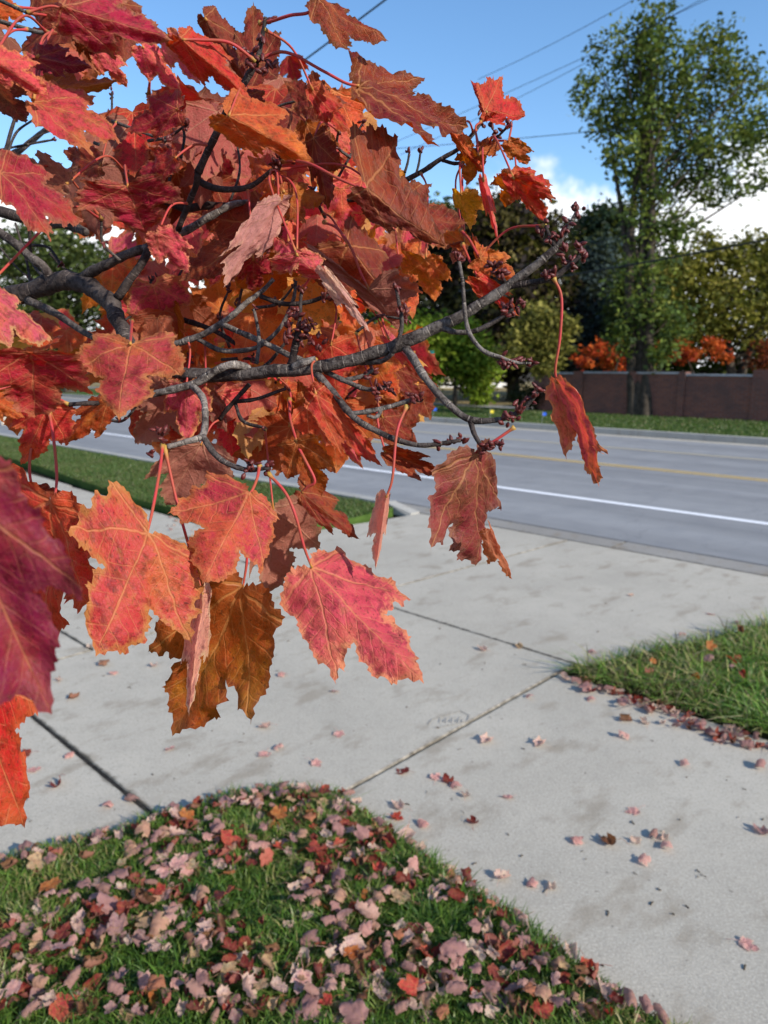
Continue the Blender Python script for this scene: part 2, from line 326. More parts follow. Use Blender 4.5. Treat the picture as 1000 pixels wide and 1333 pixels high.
# ------------------------------------------------------------------ maple leaf shapes
HALF = [(0, 0), (.07, -.065), (.19, -.085), (.29, -.045), (.42, .01), (.39, .09), (.395, .155), (.465, .215), (.445, .30), (.515, .375), (.49, .46), (.525, .605), (.435, .555), (.385, .575), (.325, .525), (.275, .54), (.20, .515), (.26, .60), (.235, .655), (.265, .725), (.195, .765), (.18, .84), (.085, .89), (0, 1.0)]
def leaf_shape(seed, step, tooth=.0125, sub=4):
    rn = random.Random(seed)
    def half(sgn):
        kx, ky = rn.uniform(.92, 1.1), rn.uniform(.96, 1.04)
        pts = [(sgn * x * kx + (rn.gauss(0, .011) if 0 < i < 23 else 0), y * (ky if i < 23 else 1) + (rn.gauss(0, .013) if 0 < i < 23 else 0)) for i, (x, y) in enumerate(HALF)]
        out = []
        for i in range(len(pts) - 1):
            a, b = pts[i], pts[i + 1]; L = math.hypot(b[0] - a[0], b[1] - a[1]); k = max(1, min(sub, int(L / .022)))
            for j in range(k):
                t = j / k; o = 0 if j == 0 else (1 if j % 2 else -1) * tooth * rn.uniform(.4, 1.15)
                out.append((a[0] + (b[0] - a[0]) * t - sgn * (b[1] - a[1]) / (L + 1e-9) * o, a[1] + (b[1] - a[1]) * t + sgn * (b[0] - a[0]) / (L + 1e-9) * o))
        out.append(pts[-1]); return out
    r, l = half(1), half(-1); poly = r + l[-2:0:-1]
    PA = np.array(poly); A, B = PA, np.roll(PA, -1, 0)
    def dist(q):
        ab = B - A; t = np.clip(((q - A) * ab).sum(1) / ((ab ** 2).sum(1) + 1e-12), 0, 1); return np.linalg.norm(A + ab * t[:, None] - q, axis=1).min()
    def inside(q):
        x, y = q; c = (A[:, 1] > y) != (B[:, 1] > y)
        xi = (B[:, 0] - A[:, 0]) * (y - A[:, 1]) / (B[:, 1] - A[:, 1] + 1e-12) + A[:, 0]; return (c & (x < xi)).sum() % 2 == 1
    pts = list(poly); E = [(i, (i + 1) % len(poly)) for i in range(len(poly))]
    ys = np.arange(.03, .96, step); base = len(pts)
    for y in ys: pts.append((0.0, float(y)))
    E += [(base + i, base + i + 1) for i in range(len(ys) - 1)]
    for iy, y in enumerate(np.arange(-.08, 1, step * .87)):
        for x in np.arange(-.6, .6, step):
            q = (x + (step / 2 if iy % 2 else 0), y)
            if abs(q[0]) > step * .5 and inside(q) and dist(np.array(q)) > step * .45: pts.append((float(q[0]), float(q[1])))
    vs, _, fs, *_ = delaunay_2d_cdt([Vector(p) for p in pts], E, [list(range(len(poly)))], 1, 1e-6)
    V = np.array([(v.x, v.y) for v in vs]); keep = []
    for f in fs:
        c = V[list(f)].mean(0)
        if inside(c):
            a, b, d = V[f[0]], V[f[1]], V[f[2]]
            keep.append(tuple(f) if (b[0]-a[0])*(d[1]-a[1])-(b[1]-a[1])*(d[0]-a[0]) > 0 else (f[0], f[2], f[1]))
    return V, keep, np.array([dist(q) for q in V])
SHAPES = [leaf_shape(11 + i, .042) for i in range(6)]
LOW = [leaf_shape(40 + i, .085, .014, 2) for i in range(5)]
PAL = {  # upper colour, second colour, edge colour
 'cr': ((0.367, 0.016, 0.046), (0.408, 0.046, 0.031), (0.347, 0.133, 0.061)), 'cp': ((.20, .018, .045), (.27, .03, .04), (.17, .03, .04)),
 'pk': ((0.672, 0.072, 0.114), (0.648, 0.120, 0.084), (0.600, 0.288, 0.108)), 'po': ((.46, .042, .058), (.50, .105, .040), (.40, .18, .06)),
 'or': ((0.552, 0.070, 0.022), (0.648, 0.180, 0.030), (0.432, 0.144, 0.048)), 'rd': ((0.524, 0.025, 0.028), (0.536, 0.068, 0.025), (0.410, 0.103, 0.034)),
 'ob': ((0.335, 0.049, 0.013), (0.454, 0.130, 0.020), (0.194, 0.059, 0.022)), 'br': ((0.206, 0.023, 0.017), (0.271, 0.047, 0.017), (0.150, 0.056, 0.028)),
 'bp': ((0.204, 0.031, 0.035), (0.255, 0.061, 0.036), (0.224, 0.112, 0.071)), 'ub': ((0.288, 0.082, 0.058), (0.326, 0.115, 0.067), (0.288, 0.173, 0.106)),
 'pl': ((0.720, 0.312, 0.264), (0.720, 0.396, 0.288), (0.720, 0.480, 0.300)), 'dk': ((0.173, 0.017, 0.016), (0.242, 0.043, 0.013), (0.130, 0.043, 0.017)), 'ye': ((0.600, 0.228, 0.036), (0.696, 0.360, 0.060), (0.528, 0.264, 0.072))}
def jit(c, k): return tuple(max(.004, v * (1 + random.uniform(-k, k))) for v in c)
def leaf_points(shape, Yv, XL, XR, Lm, seed, curl, cup, ripple):
    V, Fc, ed = shape; N = XR.cross(Yv) - XL.cross(Yv)
    if N.length < 1e-9: N = Vector((0, -1, 0))
    N.normalize(); out = []
    rn = random.Random(seed); o = Vector((rn.uniform(0, 50), rn.uniform(0, 50), 0)); tl, tr, tc = [rn.uniform(-.5, 1) for _ in range(3)]
    for (x, y), e in zip(V, ed):
        p = Yv * y + (XR if x > 0 else XL) * abs(x)
        q = Vector((x, y, 0)) * 3.1 + o; edgef = max(0, 1 - e / .16)
        z = curl * (max(0, y) ** 2) + cup * x * x * 1.6 + ripple * (.05 * noise.noise(q) + .045 * edgef * noise.noise(q * 2.6) + .016 * noise.noise(q * 4.8))
        z += .10 * ripple * (max(0, -x - .3) ** 1.3 * tl * 2 + max(0, x - .3) ** 1.3 * tr * 2 + max(0, y - .72) ** 1.3 * tc * 3)
        z += .010 * ripple * abs(math.sin((y - abs(x) * .95) * 8.5 * math.pi)) * min(1, abs(x) * 8)
        out.append(p + N * (z * Lm))
    return out, Fc
def leaf_mesh(name, shape, pts, Fc, pal, seed, flip):
    V, _, ed = shape; n = len(V); c = [jit(k, .16) for k in PAL[pal]]
    F2 = [f[::-1] for f in Fc] if flip else Fc
    return pm(name, pts, F2, True, dict(edge=ed, seed=np.full(n, seed % 97 * 1.37)), dict(c1=np.array(c[0]), c2=np.array(c[1]), c3=np.array(c[2])), uv=V)
# ------------------------------------------------------------------ the maple: limb, twigs, buds
trunk_base = Vector((-1.42, .78, 0))
maple = empty('maple_tree', trunk_base, 'red maple with crimson and orange leaves on dark twigs reaching over the lawn corner', 'tree')
BR_PTS = []
def branch(name, pts, lite, world_prefix=(), sides=10, n=6):
    rows = [(*p, r) for p, r in world_prefix]
    for x, y, rpx, d in pts:
        rows.append((*P(x, y, d), .88 * rpx * d / F))
    A = spline(rows, n); C, rad = A[:, :3].copy(), A[:, 3].copy(); L = np.r_[0, np.cumsum(np.linalg.norm(np.diff(C, axis=0), axis=1))]
    for i in range(len(C)):
        q = Vector(C[i]) * 55; C[i] += np.array(noise.noise_vector(q)) * rad[i] * .35
        rad[i] *= 1 + .16 * noise.noise(q * 2.2)
        if i % 5 == 0: rad[i] *= 1.10
        if rad[i] < .02: BR_PTS.append(Vector(C[i]))
    V, Fc = tube_geo(C, rad, sides); m = len(V) // len(C); lt = lite if hasattr(lite, '__len__') else (lite, lite)
    me = pm(name, [Vector(v) - trunk_base for v in V], Fc, True, dict(lite=np.repeat(np.linspace(lt[0], lt[1], len(C)), m), along=np.repeat(L, m)))
    return link(name, me, M['bark'], maple)
ICO = None
def bud_geo(c, ax, r, ln):
    a = ax.orthogonal().normalized(); b = ax.cross(a).normalized(); V = []; Fc = []; rows = ((-.2, .45), (.1, .9), (.45, 1.0), (.75, .68), (.95, .3)); k = 6
    for t, rr in rows:
        for j in range(k):
            th = 6.2832 * j / k; V.append(c + ax * (t * ln) + (a * math.cos(th) + b * math.sin(th)) * (r * rr))
    V.append(c + ax * ln * 1.05)
    for i in range(len(rows) - 1):
        for j in range(k): Fc.append((i * k + j, i * k + (j + 1) % k, (i + 1) * k + (j + 1) % k, (i + 1) * k + j))
    for j in range(k): Fc.append(((len(rows) - 1) * k + j, (len(rows) - 1) * k + (j + 1) % k, len(V) - 1))
    return V, Fc
def buds(par, spots, d, size=1.0):
    for (x, y, cnt, spread) in spots:
        mb = MB(); c0 = P(x, y, d)
        for i in range(cnt):
            ax = Vector((random.gauss(0, 1), random.gauss(0, .8), random.gauss(.35, 1))).normalized()
            c = c0 + Vector((random.gauss(0, 1), random.gauss(0, .7), random.gauss(0, 1))) * (spread * .42 * d / F)
            mb.add(*bud_geo(c, ax, size * random.uniform(2.1, 3.2) * .55 / F, size * random.uniform(6.5, 9.5) * .55 / F))
        V = [Vector(v) - trunk_base for v in mb.V]
        me = pm('bud_cluster', V, mb.F, True); link('bud_cluster', me, M['bud'], par)
def W3(x, y, z): return (x, y, z)
tk = MB()
C = spline([(*trunk_base, .13), (-1.43, .78, .25, .105), (-1.40, .80, .9, .092), (-1.42, .83, 1.6, .086), (-1.38, .84, 2.3, .07), (-1.44, .86, 3.0, .05)], 8)
V, Fc = tube_geo(C[:, :3], C[:, 3], 16)
link('trunk', pm('trunk', [Vector(v) - trunk_base for v in V], Fc, True, dict(lite=np.full(len(V), .35), along=np.zeros(len(V)))), M['bark'], maple)
b0 = branch('branch', [(-60, 395, 15, .66), (20, 383, 14, .64), (62, 371, 13.5, .63), (95, 366, 13, .62), (128, 378, 12.5, .60), (147, 402, 12, .585), (158, 428, 11, .575), (175, 453, 10, .565), (205, 473, 9.5, .56), (245, 487, 9.5, .555), (300, 489, 9.5, .55), (350, 485, 9.5, .54), (400, 480, 9.3, .53), (450, 470, 9, .525), (500, 457, 9, .52), (535, 441, 9.5, .515), (575, 422, 8.5, .51), (615, 402, 8, .505), (650, 379, 7.2, .50), (690, 351, 6, .495), (724, 323, 5, .49)], (.0, .6), [((-1.40, .82, 1.45), .045), ((-1.1, .80, 1.62), .034), ((-.75, .72, 1.70), .022)])
buds(b0, [(716, 313, 5, 9), (730, 313, 5, 8), (735, 328, 5, 8), (752, 324, 6, 9), (712, 296, 6, 9)], .49)
def tw(pts, lite=.5, bd=(), d=None, name='twig', size=1.0, n=6):
    o = branch(name, pts, lite, sides=8, n=n)
    if bd: buds(o, bd, d or pts[-1][3], size)
    return o
D = .52
tw([(95, 366, 8, .62), (130, 350, 7.5, .60), (168, 329, 7, .585), (196, 321, 7, .58), (236, 303, 6, .575), (272, 284, 5.5, .57), (304, 266, 5, .57), (345, 262, 3, .58)], (.2, .9), name='branch')
tw([(196, 322, 7, .58), (182, 347, 6, .58), (153, 388, 6.5, .585)], .1)
tw([(-30, 290, 6.5, .62), (5, 306, 6.5, .62), (35, 330, 6.5, .62), (58, 348, 7, .62), (69, 372, 8, .625)], .4)
tw([(36, 391, 6, .63), (72, 408, 5.5, .62), (116, 436, 4.5, .60), (135, 446, 3.5, .6)], .35)
tw([(-20, 272, 8, .66), (22, 281, 7.5, .66), (55, 291, 7, .66), (88, 293, 7, .65), (112, 302, 6, .64)], (.05, .35), name='branch')
tw([(60, 226, 6.5, .70), (112, 230, 6.8, .70), (142, 232, 6.8, .70), (176, 239, 6.5, .69), (232, 268, 6.5, .68), (270, 268, 6, .67), (342, 268, 3.5, .66)], .05, name='branch')
o = tw([(258, 224, 5.6, .52), (281, 175, 5.3, .51), (302, 134, 5, .50), (320, 104, 5, .495), (335, 78, 4.3, .49), (341, 52, 3.6, .49), (346, 22, 2.4, .485)], (.15, .1), [(333, 84, 8, 14), (322, 70, 5, 9), (354, 86, 5, 8), (342, 52, 5, 7), (346, 28, 5, 7), (345, 92, 4, 7)], .488)
tw([(232, 300, 4, .55), (252, 250, 4.5, .53), (258, 224, 5, .52)], .1)
tw([(255, 234, 5, .535), (286, 247, 4.5, .53), (322, 244, 4.2, .525), (353, 222, 3.6, .52)], .1, [(362, 212, 9, 12), (373, 208, 5, 8)], .515)
tw([(150, 524, 3.5, .55), (180, 517, 5, .545), (246, 502, 5.5, .54), (282, 484, 6, .54), (305, 475, 6.2, .54), (320, 478, 6.5, .545), (330, 488, 7, .548)], (.7, 1))
tw([(90, 527, 3, .52), (115, 525, 3.4, .525), (150, 524, 3.5, .55)], .1)
o = tw([(250, 500, 5, .54), (264, 520, 5, .53), (268, 545, 5, .52), (262, 567, 5.2, .51), (238, 576, 4.5, .505), (218, 581, 4, .50)], (.8, .8), [(207, 562, 7, 9), (197, 591, 5, 7), (212, 574, 4, 7)], .50)
tw([(263, 567, 4.8, .51), (277, 588, 4.5, .505), (297, 603, 4.2, .50), (322, 611, 3.8, .495), (350, 609, 3.2, .49)], (.4, .1), [(320, 610, 5, 9), (328, 606, 4, 7), (349, 608, 6, 9)], .492)
tw([(205, 452, 4.5, .57), (252, 441, 5, .56), (288, 422, 4.6, .555), (318, 397, 4.2, .55), (341, 380, 3.6, .55), (356, 363, 3, .55)], (.5, 1))
tw([(289, 422, 4.2, .555), (330, 440, 4.2, .555), (372, 460, 4, .55), (405, 474, 4, .54)], .8)
tw([(175, 352, 3.8, .66), (197, 375, 3.8, .66), (228, 410, 3.8, .65), (280, 431, 3.6, .64), (330, 462, 3.2, .62)], .05)
tw([(256, 441, 3.6, .56), (290, 456, 3.6, .56), (333, 453, 3.4, .555), (364, 428, 3, .55), (381, 392, 2.8, .55), (385, 366, 2.2, .55)], .4)
tw([(340, 386, 3.6, .55), (372, 396, 3.5, .545), (402, 393, 3.2, .54), (428, 384, 2.6, .535)], .1, [(421, 388, 5, 7), (428, 383, 4, 6)], .535)
tw([(334, 474, 3, .55), (337, 440, 2.7, .55), (331, 402, 2.1, .55)], .5, [(331, 401, 4, 4)], .55, size=.8)
tw([(380, 476, 6, .535), (384, 452, 5.5, .53), (388, 432, 5, .525)], .05, [(392, 424, 13, 20), (376, 432, 10, 14), (408, 440, 9, 14), (388, 412, 7, 11), (398, 434, 8, 12)], .522)
tw([(388, 430, 3, .53), (391, 400, 2.6, .53), (393, 377, 2, .53)], .1, [(392, 376, 5, 6), (384, 408, 4, 7)], .53)
tw([(384, 478, 6.5, .53), (397, 471, 6, .525), (411, 467, 5, .525)], .9)
tw([(412, 486, 6, .53), (436, 514, 5.6, .52), (460, 542, 5.2, .512), (498, 565, 4.6, .508), (545, 579, 4, .502), (600, 573, 3, .498)], (.5, .15), [(567, 579, 5, 8), (588, 576, 4, 6), (599, 573, 4, 6)], .5)
tw([(455, 538, 4, .513), (482, 535, 3.8, .51), (512, 528, 3.5, .51), (545, 517, 3, .505)], (.9, .8), [(536, 520, 6, 8), (546, 516, 6, 7)], .506)
tw([(497, 532, 3, .51), (490, 543, 3, .508), (478, 541, 2.6, .505)], .9)
tw([(424, 484, 4, .535), (450, 496, 3.8, .53), (478, 507, 3.5, .528), (505, 504, 3, .525)], (.6, .2), [(489, 508, 5, 8), (499, 505, 5, 8), (508, 503, 5, 7), (492, 516, 4, 7)], .525)
tw([(451, 495, 3.5, .53), (470, 490, 3, .53), (487, 481, 2.4, .53)], .5, [(474, 487, 4, 6), (486, 482, 5, 7)], .53)
tw([(523, 447, 7, .518), (540, 470, 6.2, .51), (558, 498, 5.6, .505), (584, 527, 5.2, .50), (614, 546, 5, .497), (648, 546, 4, .493), (676, 536, 3.6, .49), (692, 520, 3.2, .487), (699, 510, 2.6, .485)], (.7, .1), [(668, 544, 10, 14), (677, 533, 8, 11), (690, 520, 5, 7), (699, 509, 6, 8), (658, 546, 5, 8)], .489)
tw([(613, 547, 4.2, .497), (618, 566, 3.8, .495), (628, 581, 3.2, .492), (640, 582, 2.6, .49)], .1, [(633, 582, 5, 8), (642, 580, 6, 8), (651, 577, 5, 7)], .49)
tw([(470, 472, 4, .53), (497, 470, 3.8, .52), (515, 453, 3.6, .51), (523, 425, 3.3, .508), (520, 398, 3, .505), (516, 376, 2.2, .505)], (.4, .1), [(523, 404, 7, 9), (516, 376, 5, 5)], .505)
tw([(597, 336, 2.6, .49), (603, 372, 2.8, .492), (606, 412, 3, .495), (612, 434, 3.3, .493), (628, 456, 3.4, .49), (652, 466, 3.2, .488), (672, 472, 2.6, .487), (692, 472, 2.2, .486)], (.5, .9), [(596, 335, 6, 7), (654, 467, 6, 8), (663, 471, 5, 7), (674, 473, 6, 7), (692, 472, 6, 6), (658, 474, 4, 7)], .488)
tw([(571, 425, 5, .51), (592, 432, 4, .505), (620, 430, 3.6, .50), (648, 416, 3.4, .495), (668, 403, 2.8, .49)], (.6, .05), [(658, 408, 6, 8), (667, 402, 6, 8), (676, 397, 6, 7), (662, 398, 4, 6)], .492)
tw([(656, 374, 4.8, .50), (684, 369, 4.4, .495), (716, 363, 4, .49), (738, 348, 3.6, .486), (755, 333, 2.8, .484)], (.15, .05), [(713, 357, 5, 7), (724, 354, 6, 8), (742, 343, 6, 8), (746, 347, 4, 7), (755, 335, 6, 8)], .487)
tw([(722, 325, 3.6, .49), (738, 300, 3, .488), (750, 276, 2.6, .486)], (.5, .2), [(739, 297, 6, 8), (752, 273, 7, 8)], .487)
tw([(722, 322, 3.6, .49), (715, 308, 3, .49), (710, 294, 2.6, .49)], .1)
tw([(660, 371, 3.6, .50), (654, 362, 3, .497), (648, 352, 2.6, .495)], .1, [(648, 352, 8, 9), (642, 346, 5, 6), (654, 358, 5, 7)], .495)
tw([(400, 262, 3.5, .64), (470, 258, 3.8, .62), (540, 229, 4, .60), (572, 209, 3.8, .59), (598, 193, 3.4, .585), (617, 173, 3, .58), (630, 152, 2.4, .58)], (.1, .3), [(630, 152, 6, 7), (640, 162, 5, 6), (628, 164, 3, 5), (604, 186, 4, 6)], .58)
tw([(576, 209, 2.8, .59), (596, 213, 2.6, .585), (618, 204, 2.4, .58), (640, 186, 2, .575), (660, 166, 1.8, .575)], .05, [(648, 176, 4, 6), (660, 167, 4, 6), (625, 198, 3, 5)], .577)
for x0, y0, x1, y1 in ((527, 225, 533, 198), (541, 228, 548, 196), (470, 196, 493, 184), (455, 185, 473, 160), (477, 188, 476, 175), (440, 232, 470, 172)): tw([(x0, y0, 2, .62), ((x0 + x1) / 2 + 1, (y0 + y1) / 2, 1.8, .62), (x1, y1, 1.5, .62)], .1, [(x1, y1, 4, 5)], .62, size=.8)
tw([(-20, 22, 3, .5), (10, 30, 3, .5), (50, 42, 3, .5), (86, 41, 2.4, .5)], .5); tw([(-20, -8, 2.6, .5), (10, 5, 2.6, .5), (35, 16, 2.2, .5)], .2)
for L_ in ([(-15, 240, 3, .72), (4, 206, 2.8, .72), (20, 152, 2.4, .72)], [(8, 205, 2, .75), (22, 172, 1.8, .75), (50, 152, 1.4, .75)], [(132, 228, 2.2, .66), (144, 190, 2, .66), (146, 120, 1.5, .66)], [(0, 195, 1.6, .76), (35, 188, 1.8, .76), (70, 182, 1.4, .76)], [(12, 205, 1.3, .78), (40, 182, 1.2, .78), (78, 166, 1, .78)],
           [(236, 205, 2.2, .58), (240, 175, 2.2, .58), (233, 146, 2.4, .57)], [(215, 262, 2.5, .62), (222, 225, 2.2, .61), (218, 190, 1.8, .6)], [(300, 262, 2, .62), (312, 222, 1.8, .62), (308, 180, 1.5, .62)],
           [(2, 300, 2, .75), (30, 318, 2.2, .75), (62, 322, 2, .75), (80, 346, 2, .74)], [(20, 290, 1.6, .78), (36, 345, 2, .78), (40, 380, 2, .76)], [(38, 285, 2.6, .7), (42, 340, 2.2, .72), (60, 362, 2.4, .7)], [(0, 322, 1.3, .8), (24, 350, 1.4, .8), (40, 362, 1.4, .8)], [(64, 330, 1.8, .8), (85, 350, 1.8, .8), (110, 358, 1.6, .8), (140, 352, 1.3, .8)],
           [(120, 372, 1.6, .7), (150, 362, 1.6, .7), (172, 374, 1.4, .7)], [(200, 520, 2.4, .6), (220, 548, 2.2, .6), (228, 560, 2, .6)], [(286, 546, 3, .58), (300, 528, 3.2, .57), (325, 500, 3.4, .56)], [(305, 523, 3, .57), (330, 520, 2.8, .56), (372, 506, 2.4, .55)], [(306, 524, 2.8, .57), (316, 548, 2.6, .56), (345, 557, 2.2, .55)],
           [(330, 488, 3, .56), (352, 470, 2.6, .56), (372, 446, 2.2, .555)], [(230, 410, 2.4, .64), (225, 380, 2, .64), (240, 345, 1.6, .64)], [(160, 420, 2, .62), (180, 400, 1.8, .62), (200, 360, 1.6, .62)], [(440, 300, 2.4, .66), (410, 300, 2.6, .66), (360, 290, 3, .66)], [(300, 330, 2, .66), (330, 345, 2, .66), (352, 330, 1.8, .66)]):
    tw(L_, .15, [(L_[-1][0], L_[-1][1], 4, 5)] if random.random() < .7 else (), L_[-1][3], size=.75)
tw([(-10, 215, 5, .9), (25, 195, 4.5, .9), (60, 168, 3.6, .9), (80, 150, 2.4, .9)], .8)
for x, y, dd in ((231, 134, .55), (237, 158, .56), (364, 210, .515)): buds(b0, [(x, y, 7, 9)], dd)
tr_ = random.Random(77)
for k in range(26):
    x, y = tr_.uniform(120, 500), tr_.uniform(150, 560); d_ = tr_.uniform(.53, .68); a = tr_.uniform(-.5, 1.1) if k % 3 else tr_.uniform(1.2, 2.2); l = tr_.uniform(35, 80); b_ = tr_.uniform(-14, 14)
    p = [(x, y, 2.4, d_ + .02), (x + l * .5 * math.cos(a) + b_ * math.sin(a), y - l * .5 * math.sin(a) + b_ * math.cos(a), 2.1, d_ + .01), (x + l * math.cos(a), y - l * math.sin(a), 1.6, d_)]
    tw(p, .3, [(p[2][0], p[2][1], 5, 6), (p[1][0], p[1][1], 3, 5)], d_, size=.8)
# ------------------------------------------------------------------ the maple: leaves placed one by one
def V3(a, ref, d):
    return P(a[0], a[1], d)
NLEAF = 0
def solve(B, pt, want, sgn):
    """point on the pixel ray of pt whose distance from B comes as near as it can to want (a fixed leaf size)"""
    d0 = proj(B)[2]; best = P(pt[0], pt[1], d0); fl = (best - B).length
    if fl >= want: return best
    dz = min(math.sqrt(want * want - fl * fl), want * .42)
    return P(pt[0], pt[1], d0 + sgn * dz)
def leaf(B, T, L, Rr, d, pal, pet=None, under=False, st=1, sl=1, sr=1, curl=None, cup=0.06, rip=1.35, label=None, k=1.04, near_pet=True):
    global NLEAF; NLEAF += 1; sd = NLEAF * 13 + 5; rn = random.Random(sd)
    b = P(B[0], B[1], d)
    mm = d / F; lt = math.dist(B, T) * mm; tgt = max(lt, math.dist(B, L) * mm / .8, math.dist(B, Rr) * mm / .8, .045) * k
    t = solve(b, T, tgt, st); l = solve(b, L, tgt * .71, sl); r = solve(b, Rr, tgt * .71, sr)
    Yv = t - b; XL = (l - b - Yv * .605) / .525; XR = (r - b - Yv * .605) / .525
    Lm = tgt; cr = rn.uniform(-.10, .10) if curl is None else curl
    sh = SHAPES[NLEAF % 6]; pts, Fc = leaf_points(sh, Yv, XL, XR, Lm, sd, cr, cup * rn.uniform(.5, 1.5), rip)
    # winding: which side looks at the camera
    nrm = (XR.cross(Yv) - XL.cross(Yv)) * .5
    toward = nrm.dot(Vector((0, 0, H)) - (b + Yv * .5)) > 0   # normal of the xy-ccw winding is X cross Y
    o = link('leaf', leaf_mesh('leaf', sh, pts, Fc, pal, sd, (not toward) ^ under), M['leaf'], maple, b - trunk_base)
    if label: o['label'] = label
    rows = []
    if pet:
        m_ = len(pet)
        for i, q in enumerate(pet): rows.append((*P(q[0], q[1], (q[2] if len(q) > 2 else d)), .00095))
    elif near_pet:
        best = min(BR_PTS, key=lambda q: (q - b - Vector((0, .02, .03))).length + max(0, b.z - q.z) * .5)
        g = (best - b).length
        if g < .16:
            md = (best + b) / 2 + Vector((rn.uniform(-.1, .1) * g, rn.uniform(0, .15) * g, .18 * g)); rows = [(*best, .0008), (*md, .00075)]
        else:
            e = (b - t).normalized() * .05 + Vector((rn.uniform(-.01, .01), .03, .02)); rows = [(*(b + e), .001), (*(b + e * .5 + Vector((0, 0, .006))), .0009)]
    if rows:
        rows.append((*(b + Yv.normalized() * .001), .0008)); A = spline(rows, 7)
        A[:, 3] *= np.linspace(1.15, .95, len(A)); A[0, 3] *= 1.9; A[1, 3] *= 1.35; A[-1, 3] *= 1.3; V, Fc = tube_geo(A[:, :3], A[:, 3], 6)
        link('petiole', pm('petiole', [Vector(v) - b for v in V], Fc, True, dict(along=np.repeat(np.linspace(0, 1, len(A)), 6))), M['petiole'], o)
    return o
# front and lower leaves
leaf((405, 738), (553, 889), (441, 884), (538, 781), .50, 'pk', [(349, 616, .495), (372, 642, .49), (385, 672, .49), (396, 712, .495)], curl=.02, cup=.05, st=-1, sr=1, sl=-1, label='large rose pink leaf hanging lowest at the front')
leaf((324, 643), (264, 759), (346, 752), (216, 673), .475, 'po', [(338, 606, .492), (335, 622, .485), (329, 637, .478)], curl=.03, st=-1, sl=1, sr=-1, label='star shaped pink and orange leaf under the bud twig')
leaf((192, 694), (127, 854), (244, 834), (82, 684), .45, 'po', [(212, 579, .50), (208, 612, .48), (199, 662, .46)], curl=-.05, cup=.10, st=-1, sl=1, sr=-1, label='mottled salmon and yellow leaf hanging left of centre')
leaf((71, 650), (62, 848), (118, 800), (-40, 712), .49, 'rd', [(64, 534, .52), (70, 572, .51), (74, 620, .50)], curl=.02)
leaf((-70, 625), (57, 908), (118, 772), (-130, 905), .225, 'cp', near_pet=False, cup=.03, label='blurred dark crimson leaf nearest the lens')
leaf((-45, 870), (35, 1082), (48, 915), (-110, 1060), .36, 'rd', near_pet=False)
leaf((317, 763), (228, 956), (328, 934), (190, 850), .52, 'ob', [(322, 715, .515), (321, 735, .517)], curl=-.03, label='dark amber leaf glowing against the concrete')
leaf((264, 772), (246, 933), (234, 860), (270, 860), .50, 'pl', [(214, 580, .50), (232, 660, .50), (253, 735, .50)], under=False, k=1.0, cup=.02, label='pale pink folded leaf edge beside the amber leaf')
leaf((356, 662), (350, 776), (415, 711), (318, 750), .56, 'ub', under=True)
leaf((262, 578), (217, 656), (292, 648), (192, 623), .57, 'ub', under=True)
leaf((386, 574), (419, 651), (446, 612), (373, 626), .505, 'ob', [(377, 520, .54), (378, 545, .52)], label='rust brown leaf with dark specks')
leaf((392, 640), (470, 703), (435, 697), (447, 650), .51, 'br', [(384, 574, .51), (398, 600, .505), (410, 626, .505), (400, 634, .508)], cup=.2)
leaf((503, 646), (489, 742), (478, 700), (502, 698), .50, 'pl', [(530, 528, .505), (517, 562, .5), (511, 622, .498)], k=.95, under=True, label='thin pale leaf seen edge on')
leaf((617, 590), (628, 742), (650, 655), (551, 716), .50, 'bp', [(670, 556, .49), (645, 573, .492), (626, 583, .497)], curl=-.08, cup=.12, label='drooping brown purple leaf above the road edge')
leaf((640, 690), (665, 754), (638, 735), (650, 712), .495, 'or', near_pet=False, under=True)
leaf((725, 497), (787, 629), (797, 588), (752, 590), .50, 'pk', [(721, 362, .487), (731, 388, .488), (729, 440, .492), (723, 480, .496)], curl=.05, cup=.25, label='lone dangling half folded leaf above the yellow line')
leaf((500, 588), (576, 617), (563, 592), (548, 626), .52, 'br', [(490, 532, .52), (493, 556, .52)], cup=.15)
leaf((497, 543), (549, 578), (528, 540), (512, 585), .57, 'br')
leaf((410, 512), (495, 606), (473, 552), (442, 590), .51, 'rd', curl=.05, cup=.2)
leaf((415, 520), (474, 612), (428, 580), (462, 560), .54, 'pk', cup=.1)
leaf((505, 440), (561, 499), (540, 462), (524, 478), .54, 'pk', k=.95)
leaf((378, 555), (304, 594), (362, 620), (318, 556), .60, 'ob'); leaf((396, 520), (322, 556), (352, 580), (346, 512), .63, 'ob')
leaf((484, 468), (519, 524), (528, 474), (474, 512), .61, 'or'); leaf((512, 478), (546, 525), (552, 495), (512, 520), .64, 'br')
leaf((431, 448), (440, 530), (478, 480), (398, 480), .60, 'rd'); leaf((545, 500), (520, 570), (560, 545), (508, 545), .66, 'br')
leaf((480, 376), (522, 430), (553, 374), (420, 340), .53, 'bp', [(422, 289, .56), (440, 298, .545), (458, 325, .53), (470, 356, .53)], under=True, cup=.12)
leaf((452, 318), (535, 424), (508, 330), (428, 392), .56, 'br')
leaf((386, 332), (430, 371), (362, 364), (428, 345), .48, 'pk', curl=.1, cup=.2); leaf((388, 334), (351, 303), (372, 310), (352, 345), .485, 'pk')
leaf((424, 352), (482, 432), (468, 398), (440, 400), .485, 'pl', under=False, cup=.1)
leaf((330, 338), (331, 383), (356, 356), (306, 362), .52, 'cr', k=1.3)
leaf((364, 260), (288, 374), (336, 335), (282, 335), .49, 'pl', under=True, cup=.08, k=.98, label='pale tan curled underside above the main limb')
leaf((352, 290), (236, 368), (300, 376), (262, 285), .56, 'br')
leaf((204, 302), (247, 356), (254, 322), (207, 345), .51, 'pk', label='bright coral leaf in front of the forked limb')
